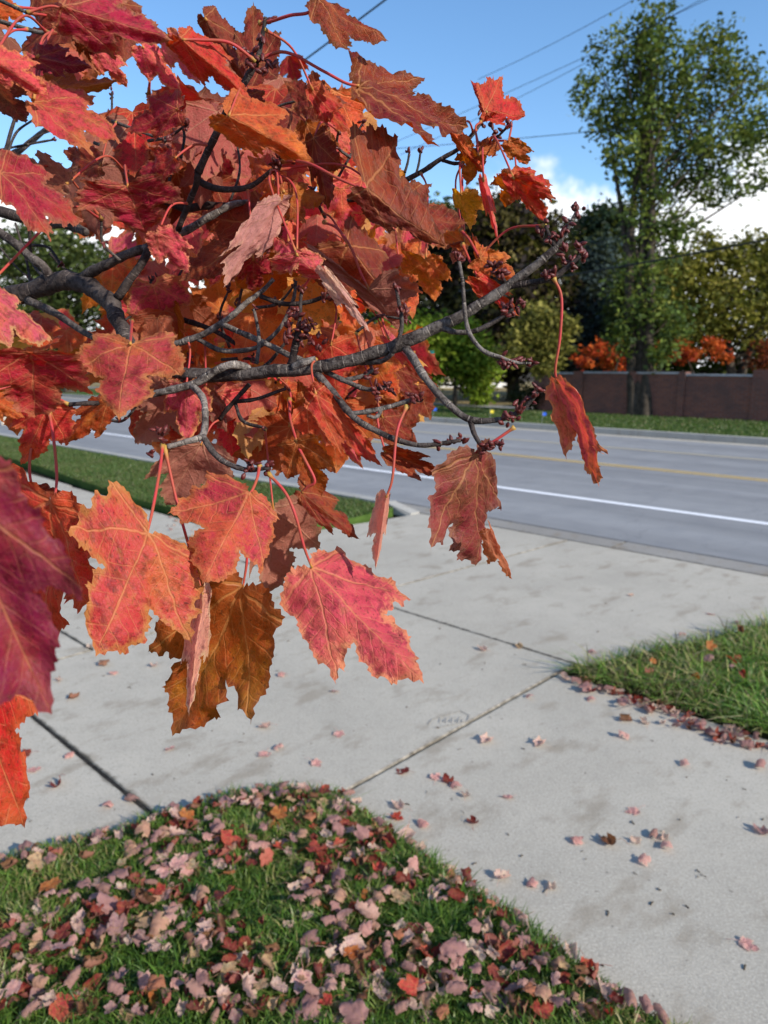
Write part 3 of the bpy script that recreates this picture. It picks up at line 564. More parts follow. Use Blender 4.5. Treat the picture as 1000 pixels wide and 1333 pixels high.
leaf((166, 242), (190, 308), (238, 262), (102, 272), .49, 'cr'); leaf((228, 206), (175, 224), (203, 242), (197, 195), .50, 'cr')
leaf((232, 142), (160, 170), (198, 184), (190, 122), .50, 'cr', [(233, 132, .55), (235, 136, .52)])
leaf((82, 8), (226, 50), (152, 70), (178, -14), .42, 'cr', curl=.05, near_pet=False, label='broad deep crimson leaf at the top left')
leaf((218, 44), (259, 110), (262, 76), (222, 92), .56, 'pk', k=.95); leaf((185, 60), (238, 122), (228, 82), (196, 110), .57, 'pk')
leaf((42, 128), (162, 174), (124, 194), (128, 122), .45, 'po', curl=.06, label='orange and red leaf with a yellow lower edge'); leaf((46, 120), (156, 110), (112, 132), (98, 84), .46, 'ob', cup=.1)
leaf((-14, 76), (63, 124), (12, 118), (54, 80), .42, 'pk'); leaf((-22, 98), (34, 162), (44, 122), (-15, 150), .46, 'bp'); leaf((46, 74), (120, 92), (88, 104), (92, 62), .45, 'cp')
leaf((96, 22), (22, 62), (60, 78), (42, 14), .51, 'br'); leaf((-14, 2), (38, 26), (14, 34), (22, -8), .5, 'or'); leaf((128, 62), (166, 114), (168, 84), (130, 100), .55, 'pk'); leaf((104, 44), (124, 84), (134, 60), (102, 74), .54, 'br')
leaf((0, 226), (112, 286), (72, 306), (78, 222), .42, 'cr', curl=.04); leaf((88, 240), (8, 204), (30, 240), (50, 196), .47, 'ub'); leaf((132, 216), (78, 194), (96, 228), (104, 180), .55, 'br')
leaf((170, 446), (152, 542), (240, 492), (94, 486), .43, 'po', [(172, 418, .53), (171, 430, .48)], curl=-.06, cup=.12, st=-1, sl=1, sr=-1, label='large orange and yellow mottled leaf at the left edge'); leaf((40, 458), (48, 540), (132, 512), (-46, 512), .41, 'cr', near_pet=False, label='large crimson leaf at the left edge')
leaf((-26, 378), (70, 442), (16, 456), (28, 386), .42, 'pk'); leaf((64, 528), (26, 606), (88, 580), (12, 560), .52, 'rd', k=1.02); leaf((140, 524), (80, 578), (128, 574), (96, 536), .53, 'ob'); leaf((-24, 512), (34, 544), (6, 552), (18, 510), .5, 'or')
leaf((45, 641), (2, 617), (14, 644), (20, 620), .53, 'br', [(50, 540, .53), (40, 590, .53), (39, 618, .53)], k=1.15); leaf((46, 641), (78, 640), (66, 662), (64, 628), .53, 'br', near_pet=False)
leaf((236, 506), (176, 578), (244, 576), (164, 530), .58, 'ub', under=True); leaf((242, 504), (243, 578), (277, 534), (216, 540), .55, 'pk'); leaf((268, 512), (296, 560), (300, 532), (262, 548), .57, 'ub')
# top and right
leaf((331, 80), (330, 4), (304, 44), (368, 46), .52, 'br', [(334, 84, .49), (332, 82, .505)]); leaf((236, 50), (330, 131), (268, 108), (306, 74), .47, 'rd', [(333, 80, .488), (300, 56, .48), (262, 52, .475)], cup=.12)
leaf((266, 22), (322, 106), (286, 80), (318, 52), .53, 'br'); leaf((312, 128), (374, 146), (342, 158), (346, 116), .50, 'dk')
leaf((296, 150), (416, 212), (338, 204), (382, 148), .475, 'or', curl=.05, cup=.1); leaf((416, 140), (370, 106), (380, 148), (408, 92), .55, 'br'); leaf((406, 116), (456, 176), (428, 170), (452, 138), .52, 'rd')
leaf((420, 168), (482, 202), (452, 208), (458, 168), .59, 'pk'); leaf((398, 160), (432, 230), (446, 190), (398, 215), .56, 'ob'); leaf((408, 180), (428, 274), (446, 220), (404, 240), .53, 'dk')
leaf((412, -2), (502, 62), (456, 66), (458, 16), .46, 'br', cup=.15, pet=[(338, 30, .49), (352, 28, .485), (378, 20, .475), (402, 16, .468)]); leaf((466, 111), (607, 170), (552, 103), (570, 201), .48, 'dk', [(336, 77, .489), (372, 68, .485), (420, 92, .482), (450, 108, .48)], curl=.03, label='big dark red leaf alone against the blue sky')
leaf((466, 111), (453, 64), (490, 78), (462, 95), .485, 'dk', near_pet=False)
leaf((476, 247), (581, 324), (516, 188), (506, 308), .47, 'br', [(368, 210, .515), (400, 212, .49), (440, 232, .475)], curl=.04, cup=.08, label='broad dark red leaf with an orange rim'); leaf((508, 268), (602, 300), (556, 240), (560, 322), .49, 'br')
leaf((632, 146), (686, 150), (652, 101), (656, 166), .53, 'rd'); leaf((632, 146), (613, 106), (640, 118), (622, 136), .53, 'rd', near_pet=False); leaf((624, 202), (609, 240), (630, 226), (592, 206), .55, 'ob'); leaf((588, 170), (632, 228), (618, 190), (604, 206), .54, 'or')
leaf((624, 196), (656, 188), (640, 178), (646, 204), .56, 'ob'); leaf((661, 184), (690, 217), (697, 196), (664, 210), .54, 'or'); leaf((674, 232), (656, 274), (682, 256), (636, 238), .54, 'ob'); leaf((668, 231), (708, 289), (724, 258), (672, 262), .50, 'rd', label='upright orange red leaf at the right of the spray'); leaf((668, 231), (722, 240), (700, 220), (712, 250), .51, 'rd', near_pet=False)
leaf((600, 252), (612, 298), (636, 272), (592, 270), .54, 'ye'); leaf((629, 234), (650, 320), (646, 280), (632, 284), .53, 'pk', k=.95); leaf((606, 318), (562, 284), (570, 312), (590, 284), .56, 'or'); leaf((606, 318), (592, 336), (604, 340), (580, 320), .56, 'ub')
leaf((554, 338), (566, 393), (588, 364), (527, 358), .56, 'or', label='orange leaf before the dark tree'); leaf((624, 336), (672, 364), (668, 332), (632, 368), .52, 'or', [(600, 300, .55), (611, 312, .53), (620, 328, .522)]); leaf((624, 336), (614, 301), (634, 318), (616, 322), .525, 'or'); leaf((622, 362), (674, 410), (664, 382), (632, 396), .52, 'rd', [(602, 318, .54), (612, 340, .53)])
leaf((356, 236), (322, 202), (362, 205), (322, 240), .53, 'or'); leaf((368, 250), (424, 258), (398, 290), (404, 236), .50, 'ob'); leaf((368, 252), (352, 302), (380, 290), (338, 270), .52, 'or'); leaf((520, 352), (548, 300), (560, 330), (520, 310), .60, 'or')
print('hero leaves', NLEAF)
# the many further leaves behind, one mass
def inreg(x, y):
    a = 0
    for cx, cy, rx, ry, w in ((330, 500, 190, 95, 1.0), (215, 455, 130, 60, .8), (300, 340, 200, 90, .85), (430, 300, 110, 110, .9), (150, 250, 150, 60, .8), (330, 160, 110, 70, .6), (90, 60, 130, 60, .8), (250, 40, 60, 40, .25), (40, 480, 60, 70, .8), (230, 210, 120, 50, .7), (480, 480, 60, 70, .8), (420, 200, 60, 50, .6), (540, 300, 50, 50, .5)):
        if ((x - cx) / rx) ** 2 + ((y - cy) / ry) ** 2 < 1: a = max(a, w)
    for cx, cy, rx, ry in ((35, 178, 50, 38), (90, 208, 30, 16), (200, 95, 26, 24), (250, 30, 30, 16), (150, 105, 14, 14), (30, 320, 52, 40), (262, 400, 36, 20), (100, 335, 40, 22), (130, 200, 14, 10), (280, 300, 12, 10), (300, 395, 20, 14)):
        if ((x - cx) / rx) ** 2 + ((y - cy) / ry) ** 2 < 1: a *= .06
    return a
GAPS = ((35, 178, 50, 40), (90, 208, 34, 18), (200, 95, 28, 26), (250, 30, 34, 20), (150, 105, 18, 18), (30, 325, 56, 42), (262, 398, 24, 15), (100, 335, 44, 24), (130, 200, 18, 14), (282, 240, 16, 14), (330, 205, 12, 12), (450, 215, 18, 14), (545, 200, 40, 30), (300, 395, 24, 16), (420, 80, 40, 40))
fV = []; fF = []; fu = []; fe = []; fs = []; fc = [[], [], []]; cnt = 0; rn = random.Random(3)
while cnt < 320:
    x, y = rn.uniform(-40, 600), rn.uniform(-40, 600)
    if rn.random() > inreg(x, y): continue
    d = rn.uniform(.60, 1.05); sz = rn.uniform(.035, .066)
    b = P(x, y - 25, d); Yv = Vector((rn.gauss(0, .55), rn.gauss(-.05, .5), -1 + rn.gauss(0, .5))).normalized() * sz
    X = Yv.cross(Vector((rn.gauss(0, .45), -1, rn.gauss(.25, .45)))).normalized() * sz
    bad = False
    for tt in (.3, .65, 1.0):
        gx, gy, _ = proj(b + Yv * tt)
        if any(((gx - cx) / rx) ** 2 + ((gy - cy) / ry) ** 2 < 1 for cx, cy, rx, ry in GAPS): bad = True
    if bad and rn.random() < .93: continue
    fold = Yv.cross(X).normalized() * sz * rn.uniform(-.25, .5); sh = LOW[cnt % 5]
    pts, Fc = leaf_points(sh, Yv, -X + fold, X + fold, sz, cnt + 900, rn.uniform(-.25, .25), rn.uniform(0, .2), 1.3)
    o = len(fV); fV += [p + b - trunk_base for p in pts]; fl = rn.random() < .35
    fF += [tuple(i + o for i in (f[::-1] if fl else f)) for f in Fc]; fu += list(sh[0]); fe += list(sh[2]); fs += [cnt * .91] * len(pts)
    pal = rn.choice(['or', 'or', 'or', 'ob', 'ye', 'rd', 'pk', 'pk'] if y > 380 or x > 380 else ['rd', 'br', 'br', 'cr', 'or', 'pk', 'rd', 'pk', 'or', 'dk', 'br', 'dk', 'cr'])
    for i in range(3): fc[i] += [jit(PAL[pal][i], .2)] * len(pts)
    cnt += 1
fm = link('leaf_mass', pm('leaf_mass', fV, fF, True, dict(edge=fe, seed=fs), dict(c1=fc[0], c2=fc[1], c3=fc[2]), uv=fu), M['leaf'], maple); fm['kind'] = 'stuff'
# ------------------------------------------------------------------ ground, pavement, road
def sheet(name, pts, z, mat, th=0, kind='structure'):
    n = len(pts); V = [W(u, v, z) for u, v in pts]; Fc = [tuple(range(n))]
    if th:
        V += [W(u, v, z - th) for u, v in pts]; Fc += [(i, i + n, (i + 1) % n + n, (i + 1) % n) for i in range(n)]
    me = pm(name, V, Fc, False); o = link(name, me, mat)
    if me.polygons[0].normal.z < 0: me.flip_normals()
    return tag(o, kind=kind)
g = pm('ground', [(-400, -400, -.06), (400, -400, -.06), (400, 400, -.06), (-400, 400, -.06)], [(0, 1, 2, 3)], False); tag(link('ground', g, M['dirt']), kind='structure')
def slab(name, poly, gap=.006, mat='conc'):
    """a cast slab: gridded top with a worn, rounded rim; 'joint' grows toward the rim"""
    A = np.array(poly, float); cen = A.mean(0); n = len(A); rows = []
    area = sum(A[i][0] * A[(i + 1) % n][1] - A[(i + 1) % n][0] * A[i][1] for i in range(n))
    if area < 0: A = A[::-1]
    def inset(k):
        out = []
        for i in range(n):
            p, q, r = A[i - 1], A[i], A[(i + 1) % n]; e1 = (q - p) / np.linalg.norm(q - p); e2 = (r - q) / np.linalg.norm(r - q)
            n1, n2 = np.array([-e1[1], e1[0]]), np.array([-e2[1], e2[0]]); b = n1 + n2; b /= max(.3, b @ n1); out.append(q + b * k)
        return np.array(out)
    m = 14; rings = [(gap, -.045, 1), (gap, -.006, 1), (gap + .003, -.0015, 1), (gap + .008, 0, .8), (gap + .025, 0, .45), (gap + .10, 0, 0)]
    V = []; J = []
    for k, z, j in rings:
        I = inset(k)
        for i in range(n):
            for t in range(m):
                p = I[i] + (I[(i + 1) % n] - I[i]) * t / m; wob = .0035 * noise.noise(Vector((p[0] * 21, p[1] * 21, 1))) if k < .03 else 0
                V.append(W(p[0] + wob, p[1] + wob, z)); J.append(j)
    q = n * m; Fc = []
    for r in range(len(rings) - 1):
        for i in range(q): Fc.append((r * q + i, r * q + (i + 1) % q, (r + 1) * q + (i + 1) % q, (r + 1) * q + i))
    Fc.append(tuple((len(rings) - 1) * q + i for i in range(q)))
    me = pm(name, V, Fc, False, dict(joint=J)); o = link(name, me, M[mat])
    return tag(o, kind='structure')
for i in range(5): slab('sidewalk', [(1.89 - 1.62 * i, 1.55), (1.89 - 1.62 * i, 3.30), (1.89 - 1.62 * (i + 1), 3.30), (1.89 - 1.62 * (i + 1), 1.55)])
slab('driveway', [(1.89, 1.162), (3.98, 1.162), (3.98, 3.46), (1.89, 3.46)]); slab('driveway', [(3.98, 1.72), (6.1, 1.72), (6.1, 3.46), (3.98, 3.46)]); slab('driveway', [(3.98, 1.162), (6.1, 1.162), (6.1, 1.72), (3.98, 1.72)])
slab('driveway', [(1.95, -3), (4.05, -3), (4.05, 1.154), (1.95, 1.154)], .005); slab('driveway', [(4.05, -3), (6.1, -3), (6.1, 1.154), (4.05, 1.154)], .005)
slab('driveway', [(1.84, 3.46), (3.60, 3.46), (3.42, 6.02), (.62, 6.02), (1.30, 4.85)]); slab('driveway', [(3.60, 3.46), (6.1, 3.46), (5.55, 4.35), (5.42, 4.7), (5.25, 6.02), (3.42, 6.02)])
for i in range(14): slab('sidewalk', [(6.1 + 1.9 * i, 1.9), (6.1 + 1.9 * (i + 1), 1.9), (6.1 + 1.9 * (i + 1), 4.05 + .09 * i), (6.1 + 1.9 * i, 4.0 + .09 * i)])
sheet('expansion_joint', [(1.95, 1.148), (6.1, 1.148), (6.1, 1.168), (1.95, 1.168)], -.009, M['jfill'])
sheet('road', [(-80, 6.34), (200, 6.34), (200, 15.79), (-80, 15.79)], 0, M['asphalt'], .05)
for a in range(-8, 30): slab('gutter', [(a * 3, 6.03), (a * 3 + 3, 6.03), (a * 3 + 3, 6.335), (a * 3, 6.335)], .004, 'gutter')
def mark(v0, v1, m): sheet('road_marking', [(-80, v0), (200, v0), (200, v1), (-80, v1)], .004, M[m])
mark(8.0, 8.13, 'white'); mark(11.05, 11.13, 'yellow'); mark(11.21, 11.28, 'yellow'); mark(13.52, 13.64, 'pale_yellow')
for a in range(-8, 40): slab('gutter', [(a * 3, 15.8), (a * 3 + 3, 15.8), (a * 3 + 3, 16.19), (a * 3, 16.19)], .004, 'conc')
def curb(u0, u1, v0, v1, h=.12, ramp=False):
    mb = MB(); mb.boxuv(u0, u1, v0, v1, -.04, h); o = mb.build('curb', M['curb']); tag(o, kind='structure'); bv = o.modifiers.new('b', 'BEVEL'); bv.width = .03; bv.segments = 3; return o
curb(5.62, 120, 5.86, 6.02, .09); curb(-40, .35, 5.86, 6.02, .11); curb(-60, 160, 16.2, 16.4, .13)
mb = MB(); mb.add([W(5.27, 5.86, -.03), W(5.62, 5.86, -.03), W(5.62, 6.02, -.03), W(5.27, 6.02, -.03), W(5.27, 5.88, .015), W(5.62, 5.862, .088), W(5.62, 6.018, .086), W(5.27, 6.02, .015)], [(0, 1, 5, 4), (1, 2, 6, 5), (2, 3, 7, 6), (3, 0, 4, 7), (4, 5, 6, 7)]); tag(mb.build('curb', M['curb']), kind='structure')
# lawns
NEAR = [(2.62, -.6), (2.40, .62), (2.27, 1.0), (2.16, 1.4), (2.04, 1.60), (1.86, 1.70), (1.45, 1.66), (.6, 1.585), (-2.2, 1.575), (-2.2, -2.0), (2.75, -2.0)]
RIGHT = [(1.86, 3.30), (1.62, 4.0), (1.32, 4.83), (.80, 5.84), (-3.5, 5.84), (-3.5, 3.32)]
PARK = [(5.50, 5.84), (5.42, 5.2), (5.48, 4.72), (5.66, 4.38), (6.2, 4.15), (8, 4.12), (12, 4.5), (30, 5.2), (30, 5.84)]
FAR = [(-30, 16.4), (90, 16.4), (90, 22.2), (-30, 22.2)]
sheet('lawn', NEAR, .012, M['soil'], .06); sheet('lawn', RIGHT, .012, M['soil'], .06); sheet('lawn', PARK, .05, M['turf'], .1); sheet('lawn', FAR, .06, M['turf'], .1)
sheet('lawn', [(13.4, 22.4), (120, 22.4), (120, 60), (13.4, 60)], .03, M['dry'], .08); sheet('path', [(13.4, 22.9), (120, 22.9), (120, 24.2), (13.4, 24.2)], .036, M['curb'], 0)
sheet('lawn', [(-60, 22.4), (13.3, 22.4), (13.3, 90), (-60, 90)], .03, M['turf'], .08)
def inpoly(pts, q):
    A = np.array(pts); B = np.roll(A, -1, 0); x, y = q[:, 0][:, None], q[:, 1][:, None]
    c = (A[:, 1] > y) != (B[:, 1] > y); xi = (B[:, 0] - A[:, 0]) * (y - A[:, 1]) / (B[:, 1] - A[:, 1] + 1e-12) + A[:, 0]
    return ((c & (x < xi)).sum(1) % 2) == 1
def edged(pts, q):
    A = np.array(pts); B = np.roll(A, -1, 0); best = np.full(len(q), 9.)
    for a, b in zip(A, B):
        ab = b - a; t = np.clip(((q - a) @ ab) / (ab @ ab), 0, 1); best = np.minimum(best, np.linalg.norm(a + t[:, None] * ab - q, axis=1))
    return best
def grass(name, label, poly, box, N, hmin, hmax, wd, cols, lean=.5, z=0., wind=(0, 0), clump=6., margin=120, lap=.02):
    u0, u1, v0, v1 = box; q = np.c_[RNG.uniform(u0, u1, N), RNG.uniform(v0, v1, N)]; q = q[inpoly(poly, q)]
    Pw = np.c_[q[:, 0] * UX + q[:, 1] * VX, q[:, 0] * UY + q[:, 1] * VY, np.full(len(q), z)]
    dp = Pw[:, 1] * CP + (H - z) * SP; cc = Pw[:, 1] * SP + (z - H) * CP; px = 500 + F * Pw[:, 0] / dp; py = 666.5 - F * cc / dp
    k = (dp > .3) & (px > -margin) & (px < 1000 + margin) & (py < 1333 + 2 * margin); q, Pw = q[k], Pw[k]; n = len(q)
    nz = np.array([noise.noise(Vector((a * clump, b * clump, 0))) for a, b in q]); nz2 = np.array([noise.noise(Vector((a * 1.7, b * 1.7, 9))) for a, b in q])
    h = RNG.uniform(hmin, hmax, n) * (1 + .45 * nz) * np.clip(edged(poly, q) / .10 + .55, 0, 1); th = RNG.uniform(0, 6.283, n) + nz * 2; ln = np.abs(RNG.normal(lean, lean * .45, n))
    dx, dy = np.cos(th) * ln + wind[0], np.sin(th) * ln + wind[1]; fa = RNG.uniform(0, 6.283, n); wx, wy = np.cos(fa) * wd * .5, np.sin(fa) * wd * .5; wsc = RNG.uniform(.6, 1.3, n); wx *= wsc; wy *= wsc
    def lvl(t, w_):
        c = np.c_[Pw[:, 0] + dx * h * t * t, Pw[:, 1] + dy * h * t * t, Pw[:, 2] + h * (t - .38 * t * t * np.clip(np.hypot(dx, dy), 0, 1.3))]
        o = np.c_[wx * w_, wy * w_, np.zeros(n)]; return c - o, c + o, c
    a0, a1, _ = lvl(0, .9); b0_, b1, _ = lvl(.45, 1); c0, c1, _ = lvl(.78, .7); tip = lvl(1., 0)[2]
    V = np.stack([a0, a1, b0_, b1, c0, c1, tip], 1).reshape(-1, 3); i = np.arange(n) * 7
    Q = np.concatenate([np.c_[i, i + 1, i + 3, i + 2], np.c_[i + 2, i + 3, i + 5, i + 4]]); T = np.c_[i + 4, i + 5, i + 6]
    cols = np.array(cols); ci = np.clip((RNG.random(n) * .75 + (nz2 + .5) * .3) * len(cols), 0, len(cols) - 1).astype(int); c = cols[ci] * RNG.uniform(.75, 1.25, (n, 1))
    me = fast_mesh(name, V, T, Q, dict(col=np.repeat(c, 7, 0)), True); o = link(name, me, M['blade']); return tag(o, label, 'grass', kind='stuff')
GC = [(.042, .095, .017), (.058, .13, .02), (.08, .165, .024), (.11, .20, .032), (.17, .23, .05), (.30, .27, .11)]
grass('grass', 'short green lawn grass under the fallen leaves in the foreground', NEAR, (.1, 2.7, .2, 1.75), 120000, .04, .088, .0040, GC, .7)
grass('grass', 'long tufted grass in the wedge at the right beyond the sidewalk', RIGHT, (-.6, 1.9, 3.28, 5.84), 30000, .05, .17, .0058, [tuple(k * q for k, q in zip(c, (1.25, 1.3, 1.2))) for c in GC] + [(.36, .30, .16), (.10, .07, .035)], .85, wind=(-.45, -.25), clump=4.)
grass('grass', 'mown green strip between the left sidewalk and the road', PARK, (5.38, 18, 4.1, 5.84), 110000, .03, .07, .007, [(.038, .08, .018), (.055, .11, .022), (.075, .135, .028), (.10, .155, .04), (.17, .17, .07), (.09, .10, .04)], .5, z=.05)
grass('grass', 'mown verge in front of the brick wall across the road', FAR, (0, 30, 16.4, 22.2), 60000, .03, .07, .022, [(.045, .085, .018), (.06, .105, .024), (.08, .13, .03), (.14, .14, .06)], .5, z=.06)
# contractor's oval stamp pressed in the walk
st = MB()
def strip(px, w):
    A = [GP(x, y, .003) for x, y in px]
    for a, b in zip(A, A[1:]):
        n_ = (b - a).cross(Vector((0, 0, 1))).normalized() * w; st.add([a - n_, b - n_, b + n_, a + n_], [(0, 1, 2, 3)])
strip([(557, 943), (562, 936), (578, 931), (600, 925), (611, 931), (608, 938), (590, 943), (565, 947)], .0022)
for x in (572, 580, 588, 596): strip([(x, 941), (x + 1, 934), (x + 6, 933)], .0016); strip([(x + 5, 940), (x + 6, 936)], .0018)
tag(st.build('pavement_mark', M['gutter']), kind='structure')
# ------------------------------------------------------------------ fallen leaves
FPAL = {'pale pink': ((.64, .40, .37), (.68, .49, .43), (.56, .42, .33)), 'mauve': ((.30, .20, .215), (.36, .25, .25), (.26, .17, .15)), 'dark red': ((.20, .025, .03), (.27, .05, .04), (.2, .06, .04)), 'bright red': ((.48, .05, .05), (.50, .11, .06), (.4, .12, .06)),
        'orange': ((.46, .12, .035), (.50, .18, .06), (.40, .2, .08)), 'tan': ((.50, .35, .21), (.54, .42, .27), (.45, .32, .18)), 'brown': ((.14, .075, .04), (.2, .11, .05), (.12, .07, .04))}
def fallen_mesh(colr, curl, seed):
    rn = random.Random(seed); sz = rn.uniform(.054, .08); sh = LOW[seed % 5]; V, Fc, ed = sh
    Rc = {'flat': 1.6, 'curled': .33, 'crumpled': .22}[curl] * rn.uniform(.8, 1.2); axis = rn.uniform(0, 3.14); ca, sa = math.cos(axis), math.sin(axis); pts = []; off = Vector((rn.uniform(0, 99), 0, 0))
    for (x, y), e in zip(V, ed):
        y0 = y - .42; s_ = x * ca + y0 * sa; t_ = -x * sa + y0 * ca; k = s_ / Rc
        X_ = Rc * math.sin(k); Z = Rc * (1 - math.cos(k)); q = Vector((x, y, 0)) * 3 + off
        Z += .10 * noise.noise(q) + .05 * noise.noise(q * 2.5) * (1.6 if curl != 'flat' else 1); r2 = t_ * (1 - .25 * abs(t_)); Z += (.5 if curl == 'crumpled' else .2) * t_ * t_
        pts.append(Vector((X_ * ca - r2 * sa, X_ * sa + r2 * ca, Z)) * sz)
    if rn.random() < .45: pts = [Vector((p.x, -p.y, -p.z)) for p in pts]
    m = min(p.z for p in pts); pts = [p - Vector((0, 0, m)) for p in pts]; c = [jit(k, .12) for k in FPAL[colr]]; n = len(pts)
    a = pts[int(np.argmin(np.hypot(V[:, 0], V[:, 1])))]; A = spline([(*a, .0007), (a.x + .012, a.y - .018, a.z + .006, .0006), (a.x + .02, a.y - .04, max(.002, a.z * .4), .0008)], 4); tv, tf = tube_geo(A[:, :3], A[:, 3], 4)
    pts = pts + [Vector(v) for v in tv]; Fc = list(Fc) + [tuple(i + n for i in f) for f in tf]; n2 = len(pts)
    me = pm('fallen_leaf', pts, Fc, True, dict(edge=np.r_[ed, np.full(n2 - n, .3)], seed=np.full(n2, seed * 1.3)), dict(c1=np.array(c[0]), c2=np.array(c[1]), c3=np.array(c[2])), uv=np.vstack([V, np.full((n2 - n, 2), .3)]))
    me.materials.append(M['leaf']); return me
FM = {}
for i, (cname, ks) in enumerate((('pale pink', 'flat curled curled crumpled crumpled'), ('mauve', 'curled curled crumpled crumpled'), ('dark red', 'flat curled crumpled'), ('bright red', 'flat curled'), ('orange', 'flat curled'), ('tan', 'flat curled crumpled'), ('brown', 'curled crumpled'))):
    for j, kd in enumerate(ks.split()): FM.setdefault((cname, kd), []).append(fallen_mesh(cname, kd, i * 17 + j * 5 + 3))
def fallen(x, y, cname, kd, label, group, z=.001, s=1., tilt=.15, uv=None):
    p = GP(x, y) if uv is None else W(*uv)
    o = bpy.data.objects.new('fallen_leaf', random.choice(FM[(cname, kd)])); COL.objects.link(o); o.location = (p.x, p.y, z)
    o.rotation_euler = (random.gauss(0, tilt), random.gauss(0, tilt), random.uniform(0, 6.283)); o.scale = (s,) * 3
    return tag(o, label, 'leaf', group)
pp, mv, drd, brd, og, tn, bw = 'pale pink', 'mauve', 'dark red', 'bright red', 'orange', 'tan', 'brown'
PAVE = [(752, 1096, pp, 'curled', 'larger pink leaf left of the small brown leaf on the sidewalk'), (791, 1098, bw, 'crumpled', 'small dark brown curled leaf among the pink ones on the sidewalk'), (838, 1122, pp, 'curled', 'largest pink leaf, nearest of the cluster right of the brown leaf'),
 (828, 1097, pp, 'crumpled', 'crumpled pink leaf just right of the small brown leaf'), (852, 1089, mv, 'crumpled', 'small mauve leaf, left one of the touching pair on the sidewalk'), (866, 1091, pp, 'crumpled', 'pink leaf, right one of the touching pair on the sidewalk'), (868, 1105, pp, 'curled', 'small pale leaf below the touching pair on the sidewalk'),
 (823, 1057, pp, 'flat', 'flat pink leaf above the cluster on the sidewalk'), (655, 1143, pp, 'crumpled', 'pink leaf farthest left of three beside the lawn edge'), (693, 1152, pp, 'curled', 'rounded pink leaf in the middle of three beside the lawn edge'), (720, 1155, pp, 'crumpled', 'small pale leaf at the right of three beside the lawn edge'),
 (975, 1232, pp, 'flat', 'lone pink leaf at the right frame edge of the near sidewalk'), (616, 1071, drd, 'crumpled', 'reddish crumpled leaf on the sidewalk right of the lawn corner'), (660, 1038, pp, 'flat', 'pink leaf right of the short diagonal row of leaves'), (551, 1075, pp, 'curled', 'pink leaf close above the lawn corner edge'), (518, 1050, pp, 'crumpled', 'upper of two small leaves touching the lawn corner'), (517, 1066, brd, 'curled', 'lower of two small leaves touching the lawn corner, reddish'),
 (568, 1012, pp, 'flat', 'first leaf of the diagonal row, farthest from the camera'), (582, 1017, drd, 'curled', 'second leaf of the diagonal row, darker red'), (594, 1025, pp, 'curled', 'third leaf of the diagonal row, pale pink'), (607, 1037, pp, 'crumpled', 'last leaf of the diagonal row, nearest the camera'), (524, 1005, drd, 'flat', 'flat dark red leaf left of the diagonal row'),
 (632, 966, pp, 'crumpled', 'pink leaf just below the sidewalk seam and stamped mark'), (690, 909, pp, 'curled', 'pink leaf lying beside the cross seam right of the stamp'), (702, 970, pp, 'crumpled', 'tiny pale leaf right of the one below the stamp'), (412, 995, pp, 'flat', 'pale star leaf just left of the sidewalk cross seam'), (441, 957, pp, 'flat', 'pale pink leaf alone above the cross seam end'), (343, 983, pp, 'flat', 'pale leaf at the left of a pair above the lawn corner'), (364, 975, pp, 'curled', 'small pale leaf at the right of a pair above the lawn corner'),
 (222, 975, pp, 'flat', 'flat pale leaf on the driveway under the amber leaf'), (344, 948, pp, 'crumpled', 'small pink leaf above the pair on the driveway'), (436, 900, pp, 'flat', 'small pink leaf below the large hanging pink leaf'), (518, 882, pp, 'curled', 'pale leaf on the slab beside the hanging pink leaf tip'), (368, 880, pp, 'curled', 'small leaf on the slab left of the hanging pink leaf'), (770, 912, pp, 'curled', 'bright pink leaf beside the tip of the grass wedge'), (811, 960, pp, 'curled', 'pale leaf alone on the sidewalk below the grass wedge'), (813, 938, bw, 'crumpled', 'dark brown leaf below the grass wedge tip'),
 (838, 941, pp, 'crumpled', 'pinkish leaf at the edge of the pile below the grass wedge'), (892, 996, pp, 'curled', 'small pink leaf alone on the far right sidewalk'), (990, 1000, mv, 'crumpled', 'mauve leaf on the sidewalk at the right frame edge below the grass'), (988, 1082, mv, 'curled', 'mauve leaf on the sidewalk at the right edge, midway down'), (45, 1003, pp, 'flat', 'pale leaf left of the dark expansion joint, farthest of three'), (75, 1023, drd, 'curled', 'dark red curled leaf left of the dark expansion joint'), (30, 983, drd, 'flat', 'dark red leaf at the far left of the driveway'), (90, 985, pp, 'curled', 'pale leaf lying against the dark expansion joint'),
 (140, 1050, pp, 'curled', 'pink leaf left of the joint near the lawn edge'), (172, 1044, mv, 'crumpled', 'mauve leaf right of the joint near the lawn edge'), (148, 878, pp, 'curled', 'pale leaf on the driveway under the salmon leaf'), (115, 843, pp, 'crumpled', 'pale leaf at the crossing of the driveway seams'), (135, 866, bw, 'curled', 'dark leaf below the crossing of the driveway seams'), (77, 886, pp, 'crumpled', 'faint pink leaf on the driveway left of the pale leaf'), (97, 909, bw, 'crumpled', 'dark brown leaf near the expansion joint top'), (200, 868, pp, 'crumpled', 'tiny pink leaf under the amber leaf edge'),
 (926, 800, pp, 'flat', 'small pale leaf on the driveway apron right of centre'), (888, 828, pp, 'curled', 'pale leaf at the upper edge of the grass wedge'), (771, 850, pp, 'curled', 'pink leaf on the apron left of the grass wedge'), (676, 843, tn, 'crumpled', 'yellowish leaf on the long seam left of the grass wedge'), (627, 846, pp, 'crumpled', 'tiny leaf above the long seam'), (822, 776, pp, 'crumpled', 'tiny pale leaf high on the apron'), (960, 811, mv, 'curled', 'whitish leaf at the apron edge near the frame edge')]
for x, y, c, kd, lb in PAVE: fallen(x, y, c, kd, lb, 'fallen leaves on the concrete', s=random.uniform(.75, 1.05))
lw = random.Random(21); zone = {'curled': 'curled', 'flat': 'open flat', 'crumpled': 'crumpled'}
